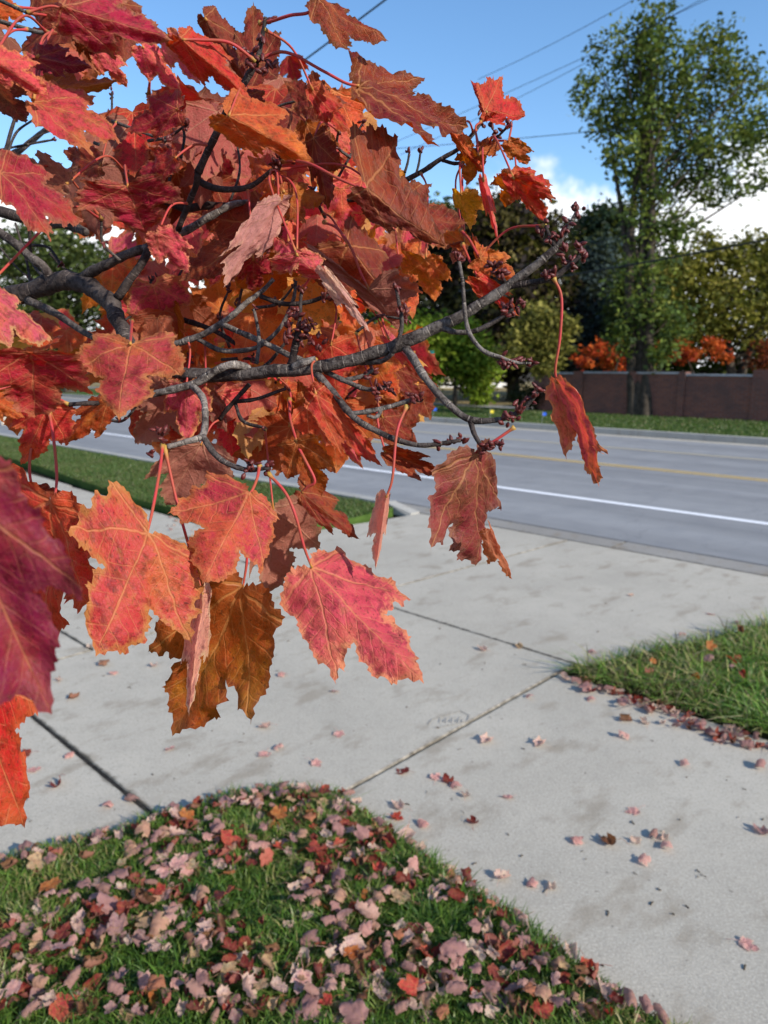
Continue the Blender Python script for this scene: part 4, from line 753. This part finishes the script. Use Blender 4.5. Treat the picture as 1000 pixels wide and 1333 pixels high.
KIND = [(bw, 'crumpled')] * 3 + [(pp, 'crumpled')] * 3 + [(pp, 'curled')] * 6 + [(pp, 'crumpled')] * 7 + [(mv, 'curled')] * 6 + [(mv, 'crumpled')] * 6 + [(drd, 'curled')] * 3 + [(drd, 'crumpled')] * 3 + [(brd, 'flat')] * 1 + [(brd, 'curled')] * 1 + [(og, 'flat')] + [(og, 'curled')] + [(tn, 'flat')] + [(tn, 'curled')] * 2 + [(tn, 'crumpled')] * 2 + [(pp, 'flat')] * 2 + [(drd, 'flat')]
EXTRA = [(215, 1160, pp, 'flat'), (236, 1150, pp, 'flat'), (150, 1232, mv, 'curled'), (84, 1262, pp, 'flat'), (300, 1115, brd, 'flat'), (205, 1192, brd, 'curled'), (292, 1195, brd, 'flat'), (366, 1082, og, 'flat'), (412, 1130, brd, 'flat'), (444, 1122, brd, 'curled'), (68, 1178, og, 'flat'), (48, 1148, tn, 'flat'), (206, 1320, og, 'curled'), (392, 1305, pp, 'flat'), (530, 1318, brd, 'curled'), (186, 1108, tn, 'curled'), (160, 1170, mv, 'curled'), (520, 1190, tn, 'flat'), (495, 1160, brd, 'curled')]
for x, y, c, kd in EXTRA: fallen(x, y, c, kd, f'{zone[kd]} {c} maple leaf resting on the near lawn grass', 'fallen leaves on the near lawn', z=lw.uniform(.06, .08), tilt=.35)
cnt = 0; pos = []; stuff = []
while cnt < 205 or len(stuff) < 560:
    x, y = lw.uniform(-30, 900), lw.uniform(1030, 1345); p = GP(x, y); u, v = UV(p)
    if not inpoly(NEAR, np.array([[u, v]]))[0]: continue
    e = edged(NEAR, np.array([[u, v]]))[0]
    den = .5 + 1.2 * noise.noise(Vector((u * 4, v * 4, 2))) + (.5 if e < .07 else 0)
    if lw.random() > den: continue
    sep = .05 if cnt < 205 else .026
    if any((p - q).length < sep for q in pos): continue
    pos.append(p); c, kd = lw.choice(KIND); z = lw.uniform(.03, .07) if e > .06 else lw.uniform(.012, .04)
    if cnt < 205:
        where = 'along the concrete edge of the near lawn' if e < .09 else 'in the near lawn grass'
        fallen(0, 0, c, kd, f'{zone[kd]} {c} maple leaf {where}', 'fallen leaves on the near lawn', z=z, s=lw.uniform(.5, 1.1), tilt=.75, uv=(u, v)); cnt += 1
    else: stuff.append((p.x, p.y, z, c, kd))
for x in range(16):      # drift against the lower edge of the grass wedge
    t = x / 15; xx, yy = 748 + t * 262 + lw.uniform(-6, 6), 886 + t * 92 + lw.uniform(-5, 9); c, kd = lw.choice([(pp, 'crumpled'), (mv, 'crumpled'), (drd, 'curled'), (mv, 'curled'), (brd, 'curled')])
    fallen(xx, yy, c, kd, f'{zone[kd]} {c} leaf drifted against the grass wedge on the right', 'leaf drift at the grass wedge', z=.004, s=lw.uniform(.8, 1.1), tilt=.4)
for x in range(70):
    u, v = lw.uniform(.2, 1.75), lw.uniform(3.35, 5.4)
    if not inpoly(RIGHT, np.array([[u, v]]))[0]: continue
    c, kd = lw.choice([(pp, 'curled'), (og, 'curled'), (brd, 'flat'), (mv, 'curled'), (tn, 'curled'), (og, 'flat'), (drd, 'curled'), (bw, 'crumpled')]); fallen(0, 0, c, kd, f'{zone[kd]} {c} leaf caught in the grass wedge on the right', 'leaves in the grass wedge', z=lw.uniform(.06, .12), s=lw.uniform(.6, 1.1), tilt=.7, uv=(u, v))
for i in range(70):
    t = lw.random(); p = GP(742 + t * 262 + lw.gauss(0, 8), 884 + t * 92 + lw.gauss(4, 6)); c, kd = lw.choice([(mv, 'crumpled'), (drd, 'curled'), (bw, 'crumpled'), (pp, 'crumpled')]); stuff.append((p.x, p.y, lw.uniform(0, .015), c, kd))
for i in range(40):
    p = GP(lw.uniform(185, 330), lw.uniform(668, 700)); stuff.append((p.x, p.y, .004, lw.choice([pp, mv, tn]), 'crumpled'))
for i in range(45):
    q = W(lw.uniform(3, 16), lw.uniform(16.6, 21)); stuff.append((q.x, q.y, .09, lw.choice([pp, tn, pp]), 'flat'))
SV = []; SF = []; SU = []; SE = []; SS = []; SC = [[], [], []]
for k, (x, y, z, c, kd) in enumerate(stuff):
    me = lw.choice(FM[(c, kd)]); o = len(SV); mt = Matrix.Translation((x, y, z)) @ Matrix.Rotation(lw.uniform(0, 6.28), 4, 'Z') @ Matrix.Rotation(lw.gauss(0, .4), 4, 'X') @ Matrix.Scale(lw.uniform(.5, .85), 4)
    n = len(me.vertices); SV += [mt @ v.co for v in me.vertices]; SF += [tuple(i + o for i in pl.vertices) for pl in me.polygons]
    uvv = np.zeros((n, 2)); 
    for lp in me.loops: uvv[lp.vertex_index] = me.uv_layers[0].data[lp.index].uv
    SU += list(uvv); SE += [a.value for a in me.attributes['edge'].data]; SS += [k * .77] * n
    for i in range(3): SC[i] += [tuple(me.attributes[('c1', 'c2', 'c3')[i]].data[0].color)[:3]] * n
tag(link('leaf_litter', pm('leaf_litter', SV, SF, True, dict(edge=SE, seed=SS), dict(c1=SC[0], c2=SC[1], c3=SC[2]), uv=SU), M['leaf']), 'smaller fallen leaves scattered through the grass and along the pavement edges', 'leaf litter', kind='stuff')
# bits of twig and dirt on the concrete and in the joints
db = MB()
for i in range(150):
    x, y = lw.uniform(20, 1000), lw.uniform(720, 1320); p = GP(x, y); u, v = UV(p)
    if inpoly(NEAR, np.array([[u, v]]))[0] or inpoly(RIGHT, np.array([[u, v]]))[0] or v > 6: continue
    a = lw.uniform(0, 6.28); l = lw.uniform(.004, .022); q = Vector((math.cos(a), math.sin(a), 0)) * l; db.tube([p + Vector((0, 0, .002)), p + q * .5 + Vector((lw.gauss(0, .003), lw.gauss(0, .003), .004)), p + q + Vector((0, 0, .002))], lw.uniform(.0008, .0022), 5, 3)
tag(db.build('debris', M['debris']), 'small dark twig bits and crumbs scattered on the concrete', 'debris', kind='stuff')
# ------------------------------------------------------------------ trees across the road
def tree(name, label, trunk_px, D_, blobs, N, size, cols, mat='folg', group='trees across the road', tr=.16, stems=1, gap=.0, branches=True, flat=.8, upr=0.):
    b = P(trunk_px[0], trunk_px[1], D_); b.z = 0.0; root = empty(name, b, label, 'tree', group); mmp = D_ / F; rn = random.Random(len(label) * 7 + N)
    bl = [(P(x, y, D_ + dz), rx * mmp, ry * mmp, w) for x, y, rx, ry, w, dz in blobs]; tot = sum(w for *_, w in bl); V = []; cl = []; cols = np.array(cols)
    cen = []
    for c, rx, ry, w in bl:
        m = max(3, int(N * w / tot)); nc = max(4, m // 26)
        for k in range(nc):
            while True:
                q = Vector((rn.uniform(-1, 1), rn.uniform(-1, 1), rn.uniform(-1, 1)))
                if .25 < q.length < 1: break
            cc = c + Vector((q.x * rx, q.y * rx * .9, q.z * ry)); cen.append((cc, min(rx, ry)))
            sh = rn.random(); r = min(rx, ry) * rn.uniform(.18, .34) + size
            for j in range(26):
                p = cc + Vector((rn.gauss(0, r * .55), rn.gauss(0, r * .55), rn.gauss(0, r * .42))); 
                a = Vector((rn.gauss(0, 1), rn.gauss(0, 1), rn.gauss(0, .6))).normalized(); bb = a.cross(Vector((rn.gauss(0, 1), rn.gauss(0, 1), rn.gauss(0, 1)))).normalized(); s_ = size * rn.uniform(.55, 1.25)
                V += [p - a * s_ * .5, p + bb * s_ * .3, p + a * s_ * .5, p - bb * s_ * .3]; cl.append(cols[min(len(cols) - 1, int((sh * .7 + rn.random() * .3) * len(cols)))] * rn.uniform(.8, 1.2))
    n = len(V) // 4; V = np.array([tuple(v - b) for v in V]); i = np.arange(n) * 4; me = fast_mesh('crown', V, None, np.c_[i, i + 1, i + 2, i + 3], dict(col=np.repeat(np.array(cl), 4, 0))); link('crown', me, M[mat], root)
    top = max((c for c, *_ in bl), key=lambda c: c.z); mb = MB()
    for s_ in range(stems):
        tp = top if s_ == 0 else rn.choice(bl[:9])[0]; e = Vector((rn.uniform(-.2, .2), rn.uniform(-.2, .2), 0)) * (s_ > 0); mid = b + e + (tp - b) * .45; mid.x = b.x + e.x * 2 + (tp.x - b.x) * .25 
        mb.tube([b + e - Vector((0, 0, .1)), b + e + Vector((0, 0, .5)), mid, tp], [tr * 1.35, tr, tr * .6, tr * .12], 10, 6)
    mb.build('trunk', M['trunk'], root, True)
    if branches:
        mb = MB()
        for cc, r in rn.sample(cen, min(len(cen), 46)):
            zz = max(b.z + .8, cc.z - (cc - b).length * .28); t = max(.08, min(.95, zz / max(.1, top.z))); st_ = b + (top - b) * t; st_.x = b.x + (top.x - b.x) * t * t; mb.tube([st_, (st_ + cc) / 2 + Vector((0, 0, -.08)), cc], [tr * .28 * (1.1 - t), tr * .17, tr * .06], 5, 4)
        mb.build('branch', M['trunk'], root, True)
    return root
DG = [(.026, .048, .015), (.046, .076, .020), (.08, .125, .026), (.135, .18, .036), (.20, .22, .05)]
tree('tall_tree', 'tall airy olive green tree standing before the brick wall', (832, 545), 23.0, [(848, 45, 26, 46, 1.0, 0), (822, 90, 26, 48, 1.0, .5), (872, 95, 34, 45, 1.2, -.5), (925, 75, 34, 42, 1.2, .6), (958, 110, 36, 40, 1.0, 0), (795, 60, 22, 36, .35, 0), (762, 118, 24, 16, .3, 0), (790, 150, 34, 34, .9, .5), (838, 155, 40, 40, 1.4, 0), (890, 160, 44, 40, 1.6, .8), (985, 165, 34, 36, .9, 0), (940, 185, 40, 34, 1.1, -.6), (820, 205, 36, 30, 1.0, 0), (870, 220, 42, 34, 1.2, .5), (975, 230, 34, 26, .6, 0), (915, 245, 36, 24, .7, 0), (838, 262, 30, 36, .9, 0), (880, 290, 34, 24, .6, 0), (850, 320, 34, 34, .8, 0), (838, 375, 42, 40, 1.1, -.4), (862, 420, 40, 30, .9, -.4), (820, 440, 26, 26, .5, -.4), (860, 462, 22, 20, .35, -.6)], 18500, .18, DG, tr=.2, stems=5)
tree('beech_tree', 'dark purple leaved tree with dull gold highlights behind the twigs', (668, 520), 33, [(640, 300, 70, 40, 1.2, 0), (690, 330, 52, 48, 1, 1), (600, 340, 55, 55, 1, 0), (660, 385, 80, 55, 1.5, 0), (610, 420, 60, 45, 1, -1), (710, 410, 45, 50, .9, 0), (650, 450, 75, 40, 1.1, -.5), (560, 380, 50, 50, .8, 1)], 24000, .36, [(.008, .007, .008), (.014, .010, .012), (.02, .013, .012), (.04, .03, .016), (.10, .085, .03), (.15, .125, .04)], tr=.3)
tree('spruce_tree', 'deep green rounded conifer left of the tall tree', (790, 520), 37, [(785, 300, 42, 26, 1, 0), (775, 345, 50, 40, 1.2, 0), (800, 390, 52, 50, 1.4, 0), (770, 440, 54, 40, 1.2, 0)], 14000, .34, [(.010, .022, .014), (.016, .032, .018), (.026, .046, .026)], tr=.25)
tree('spruce_tree', 'blue grey spruce in front of the deep green conifer', (770, 520), 33, [(782, 340, 16, 30, .4, 0), (775, 385, 28, 28, .7, 0), (768, 425, 40, 26, 1, 0), (762, 462, 48, 24, 1, 0)], 8000, .28, [(.035, .055, .055), (.05, .075, .075), (.075, .10, .10)], tr=.2)
tree('yellow_tree', 'yellow green spreading tree at the right behind the wall', (955, 520), 27, [(905, 350, 30, 28, .7, 0), (925, 322, 22, 24, .4, .6), (986, 330, 30, 28, .7, 0), (955, 352, 40, 30, .9, 0), (884, 356, 18, 24, .3, -.5), (1010, 360, 40, 40, 1, 0), (890, 390, 50, 34, 1.2, 0), (945, 400, 60, 38, 1.5, 0), (1000, 420, 50, 40, 1.2, 0), (915, 430, 50, 22, .8, 0), (1040, 400, 50, 60, 1, 0)], 14500, .20, [(.08, .09, .018), (.13, .135, .024), (.19, .18, .032), (.26, .225, .05)], tr=.2, stems=2)
tree('green_tree', 'dense mid green tree between the tall tree and the yellow one', (870, 520), 30, [(850, 360, 45, 30, 1, 0), (845, 410, 50, 40, 1.3, 0), (890, 460, 50, 26, .9, 0), (830, 455, 40, 30, .8, 0), (985, 470, 50, 24, .9, 0)], 12000, .25, [(.035, .055, .014), (.06, .085, .02), (.10, .12, .026)], tr=.2)
tree('lime_tree', 'small bright lime green tree near the street sign', (592, 532), 29, [(560, 440, 42, 28, 1.2, 0), (590, 465, 48, 32, 1.5, 0), (545, 475, 36, 30, 1, 0), (620, 480, 28, 34, .8, 0), (600, 432, 30, 18, .6, 0), (625, 510, 14, 24, .25, 0), (520, 455, 36, 34, .8, 0)], 13000, .22, [(.08, .14, .014), (.14, .22, .02), (.21, .29, .028), (.28, .33, .04)], tr=.09)
tree('young_tree', 'slender leaning olive yellow tree left of the brick wall', (728, 540), 22.5, [(702, 415, 24, 20, .8, 0), (690, 440, 28, 18, .9, 0), (720, 448, 26, 18, .8, 0), (672, 462, 26, 14, .7, 0), (705, 472, 28, 14, .7, 0), (730, 425, 16, 18, .4, 0)], 4200, .17, [(.09, .09, .02), (.17, .16, .035), (.26, .235, .055)], tr=.08)
RC = [(.22, .03, .012), (.38, .055, .016), (.50, .10, .02), (.30, .09, .02)]
tree('orange_shrub', 'orange red bush above the wall left of the tall trunk', (790, 530), 26.5, [(780, 458, 18, 10, .7, 0), (803, 472, 20, 9, .7, .6), (762, 472, 14, 8, .3, -.5), (812, 452, 10, 7, .2, 0)], 1300, .17, RC, 'folr', 'orange bushes behind the wall', .07, branches=False)
tree('orange_shrub', 'orange red bush above the wall right of the tall trunk', (915, 530), 25.5, [(900, 462, 18, 8, .8, 0), (925, 450, 20, 8, .8, .5), (942, 462, 12, 6, .3, -.4), (872, 466, 14, 7, .25, 0), (850, 446, 12, 9, .2, 0), (886, 446, 10, 6, .2, .3)], 1300, .15, RC, 'folr', 'orange bushes behind the wall', .07, branches=False)
tree('orange_shrub', 'dull red bush at the right end behind the wall', (1010, 530), 25.5, [(995, 465, 26, 18, 1, 0), (1030, 460, 26, 18, .7, 0)], 1200, .15, [(.12, .03, .015), (.2, .05, .02)], 'folr', 'orange bushes behind the wall', .07, branches=False)
tree('clipped_hedge', 'low dark hedge at the left end of the wall', (690, 530), 25.5, [(684, 516, 20, 14, 1, 0), (702, 516, 18, 14, 1, 0)], 2600, .10, [(.010, .016, .008), (.016, .024, .010)], tr=.04, branches=False, group='shrubs across the road')
for nm, lb, tx, D_, bl, cc, N_ in (('oak_tree', 'mid green tree far down the road behind the left leaves', 90, 42, [(60, 340, 70, 40, 1, 0), (120, 370, 80, 50, 1.4, 0), (40, 420, 80, 50, 1, 0)], 1, 7000), ('oak_tree', 'hazy green tree far behind the forked limb', 300, 46, [(260, 420, 60, 36, 1, 0), (330, 400, 70, 40, 1.2, 0), (300, 450, 90, 40, 1, 0)], 0, 6000), ('oak_tree', 'green tree behind the orange leaves and lime tree', 480, 44, [(430, 370, 60, 50, 1, 0), (500, 380, 70, 60, 1.2, 0), (470, 450, 90, 45, 1.2, 0), (540, 330, 50, 40, .7, 0), (575, 290, 40, 28, .5, 0)], 1, 8500), ('oak_tree', 'dark tree closing the street at the far left', -60, 50, [(-60, 390, 90, 60, 1, 0), (0, 440, 90, 50, 1, 0)], 0, 5000), ('oak_tree', 'green tree beyond the right end of the wall', 1090, 34, [(1060, 380, 60, 60, 1, 0), (1110, 430, 70, 60, 1, 0)], 1, 4000)):
    tree(nm, lb, (tx, 515), D_, bl, int(N_ * 1.5), .38, [[(.03, .05, .025), (.05, .075, .03), (.08, .11, .04)], [(.04, .06, .02), (.065, .09, .025), (.11, .13, .035)]][cc], tr=.3)
# ------------------------------------------------------------------ brick wall, house, sign, wires, flags
u_l = UV(PV(690, 500, 22.1))[0]; ux = lambda x: UV(PV(x, 520, 22.0))[0]
root = empty('brick_wall', W(8, 22.1), 'long dark brick garden wall with piers and stone capped panel', 'wall')
edges = [(ux(693), ux(745), 1.30), (ux(757), ux(818), 1.33), (ux(826), ux(881), 1.33), (ux(890), ux(977), 1.28), (ux(1002), ux(1002) - 4, 1.28), (ux(1002) - 4.5, ux(1002) - 10, 1.28)]
for i, (a, b, h) in enumerate(edges):
    mb = MB(); mb.boxuv(b, a, 22.06, 22.3, -.05, h); mb.build('panel', M['brick'], root)
    mb = MB(); mb.boxuv(b, a, 22.02, 22.34, h + .002, h + .06); mb.build('coping', M['capstone'], root)
    if i: 
        c = edges[i - 1][1]; mb = MB(); mb.boxuv(a + .003, c - .003, 22.0, 22.4, -.05, 1.40 if i < 4 else 1.47); mb.build('pier', M['brick'], root)
hp = P(632, 512, 52); hp.z = 0; house = empty('house', hp, 'pale yellow house with white trimmed windows partly hidden by trees', 'house')
def hb(name, x0, x1, y0, y1, z0, z1, m, par=None):
    mb = MB(); c = [hp + Vector((x, y, z)) for z in (z0, z1) for y in (y0, y1) for x in (x0, x1)]; mb.add(c, [(0, 2, 3, 1), (4, 5, 7, 6), (0, 1, 5, 4), (2, 6, 7, 3), (0, 4, 6, 2), (1, 3, 7, 5)]); V = [Vector(v) - hp for v in mb.V]; return link(name, pm(name, V, mb.F, False), M[m], par or house)
hb('wall', -9, 2.0, 0, 8, 0, 3.2, 'cream')
mb = MB(); rz = [hp + Vector(v) for v in ((-9.5, -.5, 3.2), (2.5, -.5, 3.2), (2.5, 8.5, 3.2), (-9.5, 8.5, 3.2), (-9.5, 4, 5.4), (2.5, 4, 5.4))]; mb.add(rz, [(0, 1, 5, 4), (2, 3, 4, 5), (1, 2, 5), (3, 0, 4), (0, 3, 2, 1)]); mb.build('roof', M['roof'], house)
for x in (-.75, -4.2, -7): 
    w = hb('window', x - .6, x + .6, -.06, .02, .9, 2.5, 'trim'); hb('pane', x - .48, x + .48, -.08, -.062, 1.02, 2.38, 'glass', w)
hb('base', -9.02, 2.02, -.03, 0, 0, .4, 'trim')
sg = PV(553, 540, 17.2); sg.z = 0; sign = empty('street_sign', sg, 'green street name blade on a grey post before the lime tree', 'sign')
mb = MB(); zt = PV(553, 462, 17.2).z; mb.tube([sg, sg + Vector((0, 0, zt))], .035, 8, 2); mb.build('post', M['steel'], sign, True)
mb = MB(); a, b = PV(545, 462, 17.15), PV(564, 462, 17.15); e = (b - a).normalized(); 
for z0, z1, k in ((zt - .05, zt + .12, 0),): 
    n_ = Vector((VX, VY, 0)) * .012; p0, p1 = sg - e * .2, sg + e * .32; q = [p + n_ * s_ + Vector((0, 0, z)) for z in (z0 - .1, z1) for s_ in (-1, 1) for p in (p0, p1)]; mb.add(q, [(0, 1, 3, 2), (4, 6, 7, 5), (0, 4, 5, 1), (2, 3, 7, 6), (0, 2, 6, 4), (1, 5, 7, 3)])
mb.build('name_blade', M['teal'], sign)
yp = PV(540, 545, 17.0); yp.z = .06; ysign = empty('yard_sign', yp, 'white yard sign on wire legs beside the street sign post', 'sign')
def obox(c, ex, ey, ez, hx, hy, hz):
    q = [c + ex * (sx * hx) + ey * (sy * hy) + ez * (sz * hz) for sz in (-1, 1) for sy in (-1, 1) for sx in (-1, 1)]; return q, [(0, 2, 3, 1), (4, 5, 7, 6), (0, 1, 5, 4), (2, 6, 7, 3), (0, 4, 6, 2), (1, 3, 7, 5)]
ex = Vector((1, .1, 0)).normalized(); ey = Vector((-.1, 1, 0)).normalized(); ez = Vector((0, 0, 1))
mb = MB(); mb.add(*obox(yp + Vector((0, 0, .45)), ex, ey, ez, .24, .006, .17)); mb.build('panel', M['plastic'], ysign)
for s_ in (-1, 1): mb = MB(); mb.tube([yp + ex * .15 * s_, yp + ex * .15 * s_ + Vector((0, 0, .3))], .006, 6, 2); mb.build('leg', M['steel'], ysign)
def flag(x, y, v, m, lb):
    p = PV(x, y, v); p.z = .06; r = empty('marker_flag', p, lb, 'flag', 'utility marker flags on the verge'); mb = MB(); mb.tube([p, p + Vector((0, 0, .36))], .006, 5, 2); mb.build('wire_stem', M['steel'], r)
    mb = MB(); mb.add(*obox(p + Vector((.05, 0, .27)), Vector((1, 0, 0)), Vector((0, 1, 0)), ez, .045, .003, .04)); mb.build('pennant', M[m], r)
flag(706, 548, 17.0, 'blueflag', 'small blue marker flag on the verge right of the hanging bud twig'); flag(564, 545, 16.6, 'blueflag', 'small blue marker flag near the yard sign'); flag(638, 545, 16.9, 'yellowflag', 'small yellow marker flag on the verge under the bud twig'); flag(512, 541, 16.9, 'yellowflag', 'small yellow marker flag left of the yard sign')
pb = GP(7, 553); pb.z = 0; pr = empty('marker_post', pb, 'short pale post in the grass at the far left', 'post'); mb = MB(); mb.add(*obox(pb + Vector((0, 0, .14)), Vector((1, 0, 0)), Vector((0, 1, 0)), ez, .07, .07, .26)); mb.build('shaft', M['post'], pr); mb = MB(); mb.add(*obox(pb + Vector((0, 0, .43)), Vector((1, 0, 0)), Vector((0, 1, 0)), ez, .09, .09, .028)); mb.build('cap', M['trim'], pr)
def wire(a, b, lb, r, sag=.25):
    d_ = b - a; A = a - d_ * .6; B = b + d_ * .6; pts = [A + (B - A) * t - Vector((0, 0, sag * (1 - (2 * t - 1) ** 2))) + Vector((0, 0, sag * .85)) for t in np.linspace(0, 1, 13)]
    mb = MB(); mb.tube(pts, r, 6, 3); tag(mb.build('power_line', M['wire'], None, True, loc=pts[0]), lb, 'power line', 'overhead wires')
wire(P(503, -1, 7), P(310, 142, 8.2), 'dark overhead cable crossing the sky at the top middle', .0085, .02)
for (x0, y0, x1, y1, v_, lb, r) in ((825, 0, 690, 72, 19, 'faint overhead wire, upper of three left of the tall tree', .007), (920, 0, 600, 148, 19, 'faint overhead wire, middle of three left of the tall tree', .007), (800, 62, 610, 160, 19.3, 'faint overhead wire, lowest of three left of the tall tree', .007), (765, 172, 480, 196, 19.6, 'nearly level overhead wire behind the leaf spray', .010), (1000, 243, 720, 335, 18.6, 'thin overhead wire across the tall tree', .010), (1000, 312, 720, 362, 18.4, 'thicker overhead wire across the yellow tree', .024)):
    wire(PV(x0, y0, v_), PV(x1, y1, v_), lb, r, .12)
# ------------------------------------------------------------------ light, sky, camera
AZ, EL = R(131), R(29)
sv = Vector((math.sin(AZ) * math.cos(EL), math.cos(AZ) * math.cos(EL), math.sin(EL)))
sl = bpy.data.lights.new('sun', 'SUN'); sl.energy = 4.7; sl.angle = R(.8); sl.color = (1., .92, .80); so = bpy.data.objects.new('sun', sl); COL.objects.link(so); so.rotation_euler = sv.to_track_quat('Z', 'Y').to_euler(); so.location = sv * 30
w = bpy.data.worlds.new('World'); sc.world = w; w.use_nodes = True; t = w.node_tree; t.nodes.clear()
s = NT.__new__(NT); s.t = t; s.L = t.links; s.m = None
sky = s.n('ShaderNodeTexSky', sky_type='NISHITA', sun_disc=False, sun_elevation=EL, sun_rotation=AZ); sky.air_density = 1.0; sky.dust_density = .2; sky.ozone_density = 2.6
dirv = s.n('ShaderNodeTexCoord').outputs['Generated']; dx, dy, dz = s.sep(dirv)
cv = s.comb(s.ma('DIVIDE', dx, s.ma('ADD', dz, .12)), s.ma('DIVIDE', dy, s.ma('ADD', dz, .12)), 0.)
cn = s.noise(cv, 1.1, 6, .6); fr = s.noise(dirv, 5.5, 5, .6)
cm = s.ma('MULTIPLY', s.ss(s.ma('ADD', fr, s.ma('MULTIPLY', s.ma('SUBTRACT', .23, dz), 2.4)), .47, .62), s.ss(dz, .34, .2))
wisp = s.ma('MULTIPLY', s.ss(cn, .62, .8), s.ma('MULTIPLY', s.ss(dz, .5, .2), .35))
hs = s.n('ShaderNodeHueSaturation'); hs.inputs['Saturation'].default_value = 1.14; s.put(hs.inputs['Color'], sky.outputs[0])
col = s.mix(s.ma('MAXIMUM', cm, wisp), hs.outputs[0], (6.0, 6.1, 6.2))
bg = s.n('ShaderNodeBackground'); bg.inputs[1].default_value = .17; s.put(bg.inputs[0], col); ow = s.n('ShaderNodeOutputWorld'); t.links.new(bg.outputs[0], ow.inputs[0])
cam = bpy.data.cameras.new('camera'); cam.lens = 26; cam.sensor_fit = 'VERTICAL'; cam.sensor_height = 36; cam.sensor_width = 27; cam.clip_start = .02; cam.clip_end = 1500
cam.dof.use_dof = True; cam.dof.focus_distance = .53; cam.dof.aperture_fstop = 12.5
co = bpy.data.objects.new('camera', cam); COL.objects.link(co); co.location = (0, 0, H); co.rotation_euler = (math.pi / 2 - PITCH, 0, 0); sc.camera = co
sc.view_settings.view_transform = 'Standard'; sc.view_settings.look = 'None'; sc.view_settings.gamma = 1; sc.view_settings.exposure = 0.38
sc.render.resolution_x, sc.render.resolution_y = 768, 1024
try:
    sc.cycles.use_denoising = True; sc.cycles.denoiser = 'OPENIMAGEDENOISE'; sc.cycles.max_bounces = 7; sc.cycles.transparent_max_bounces = 6
except Exception as e: print(e)
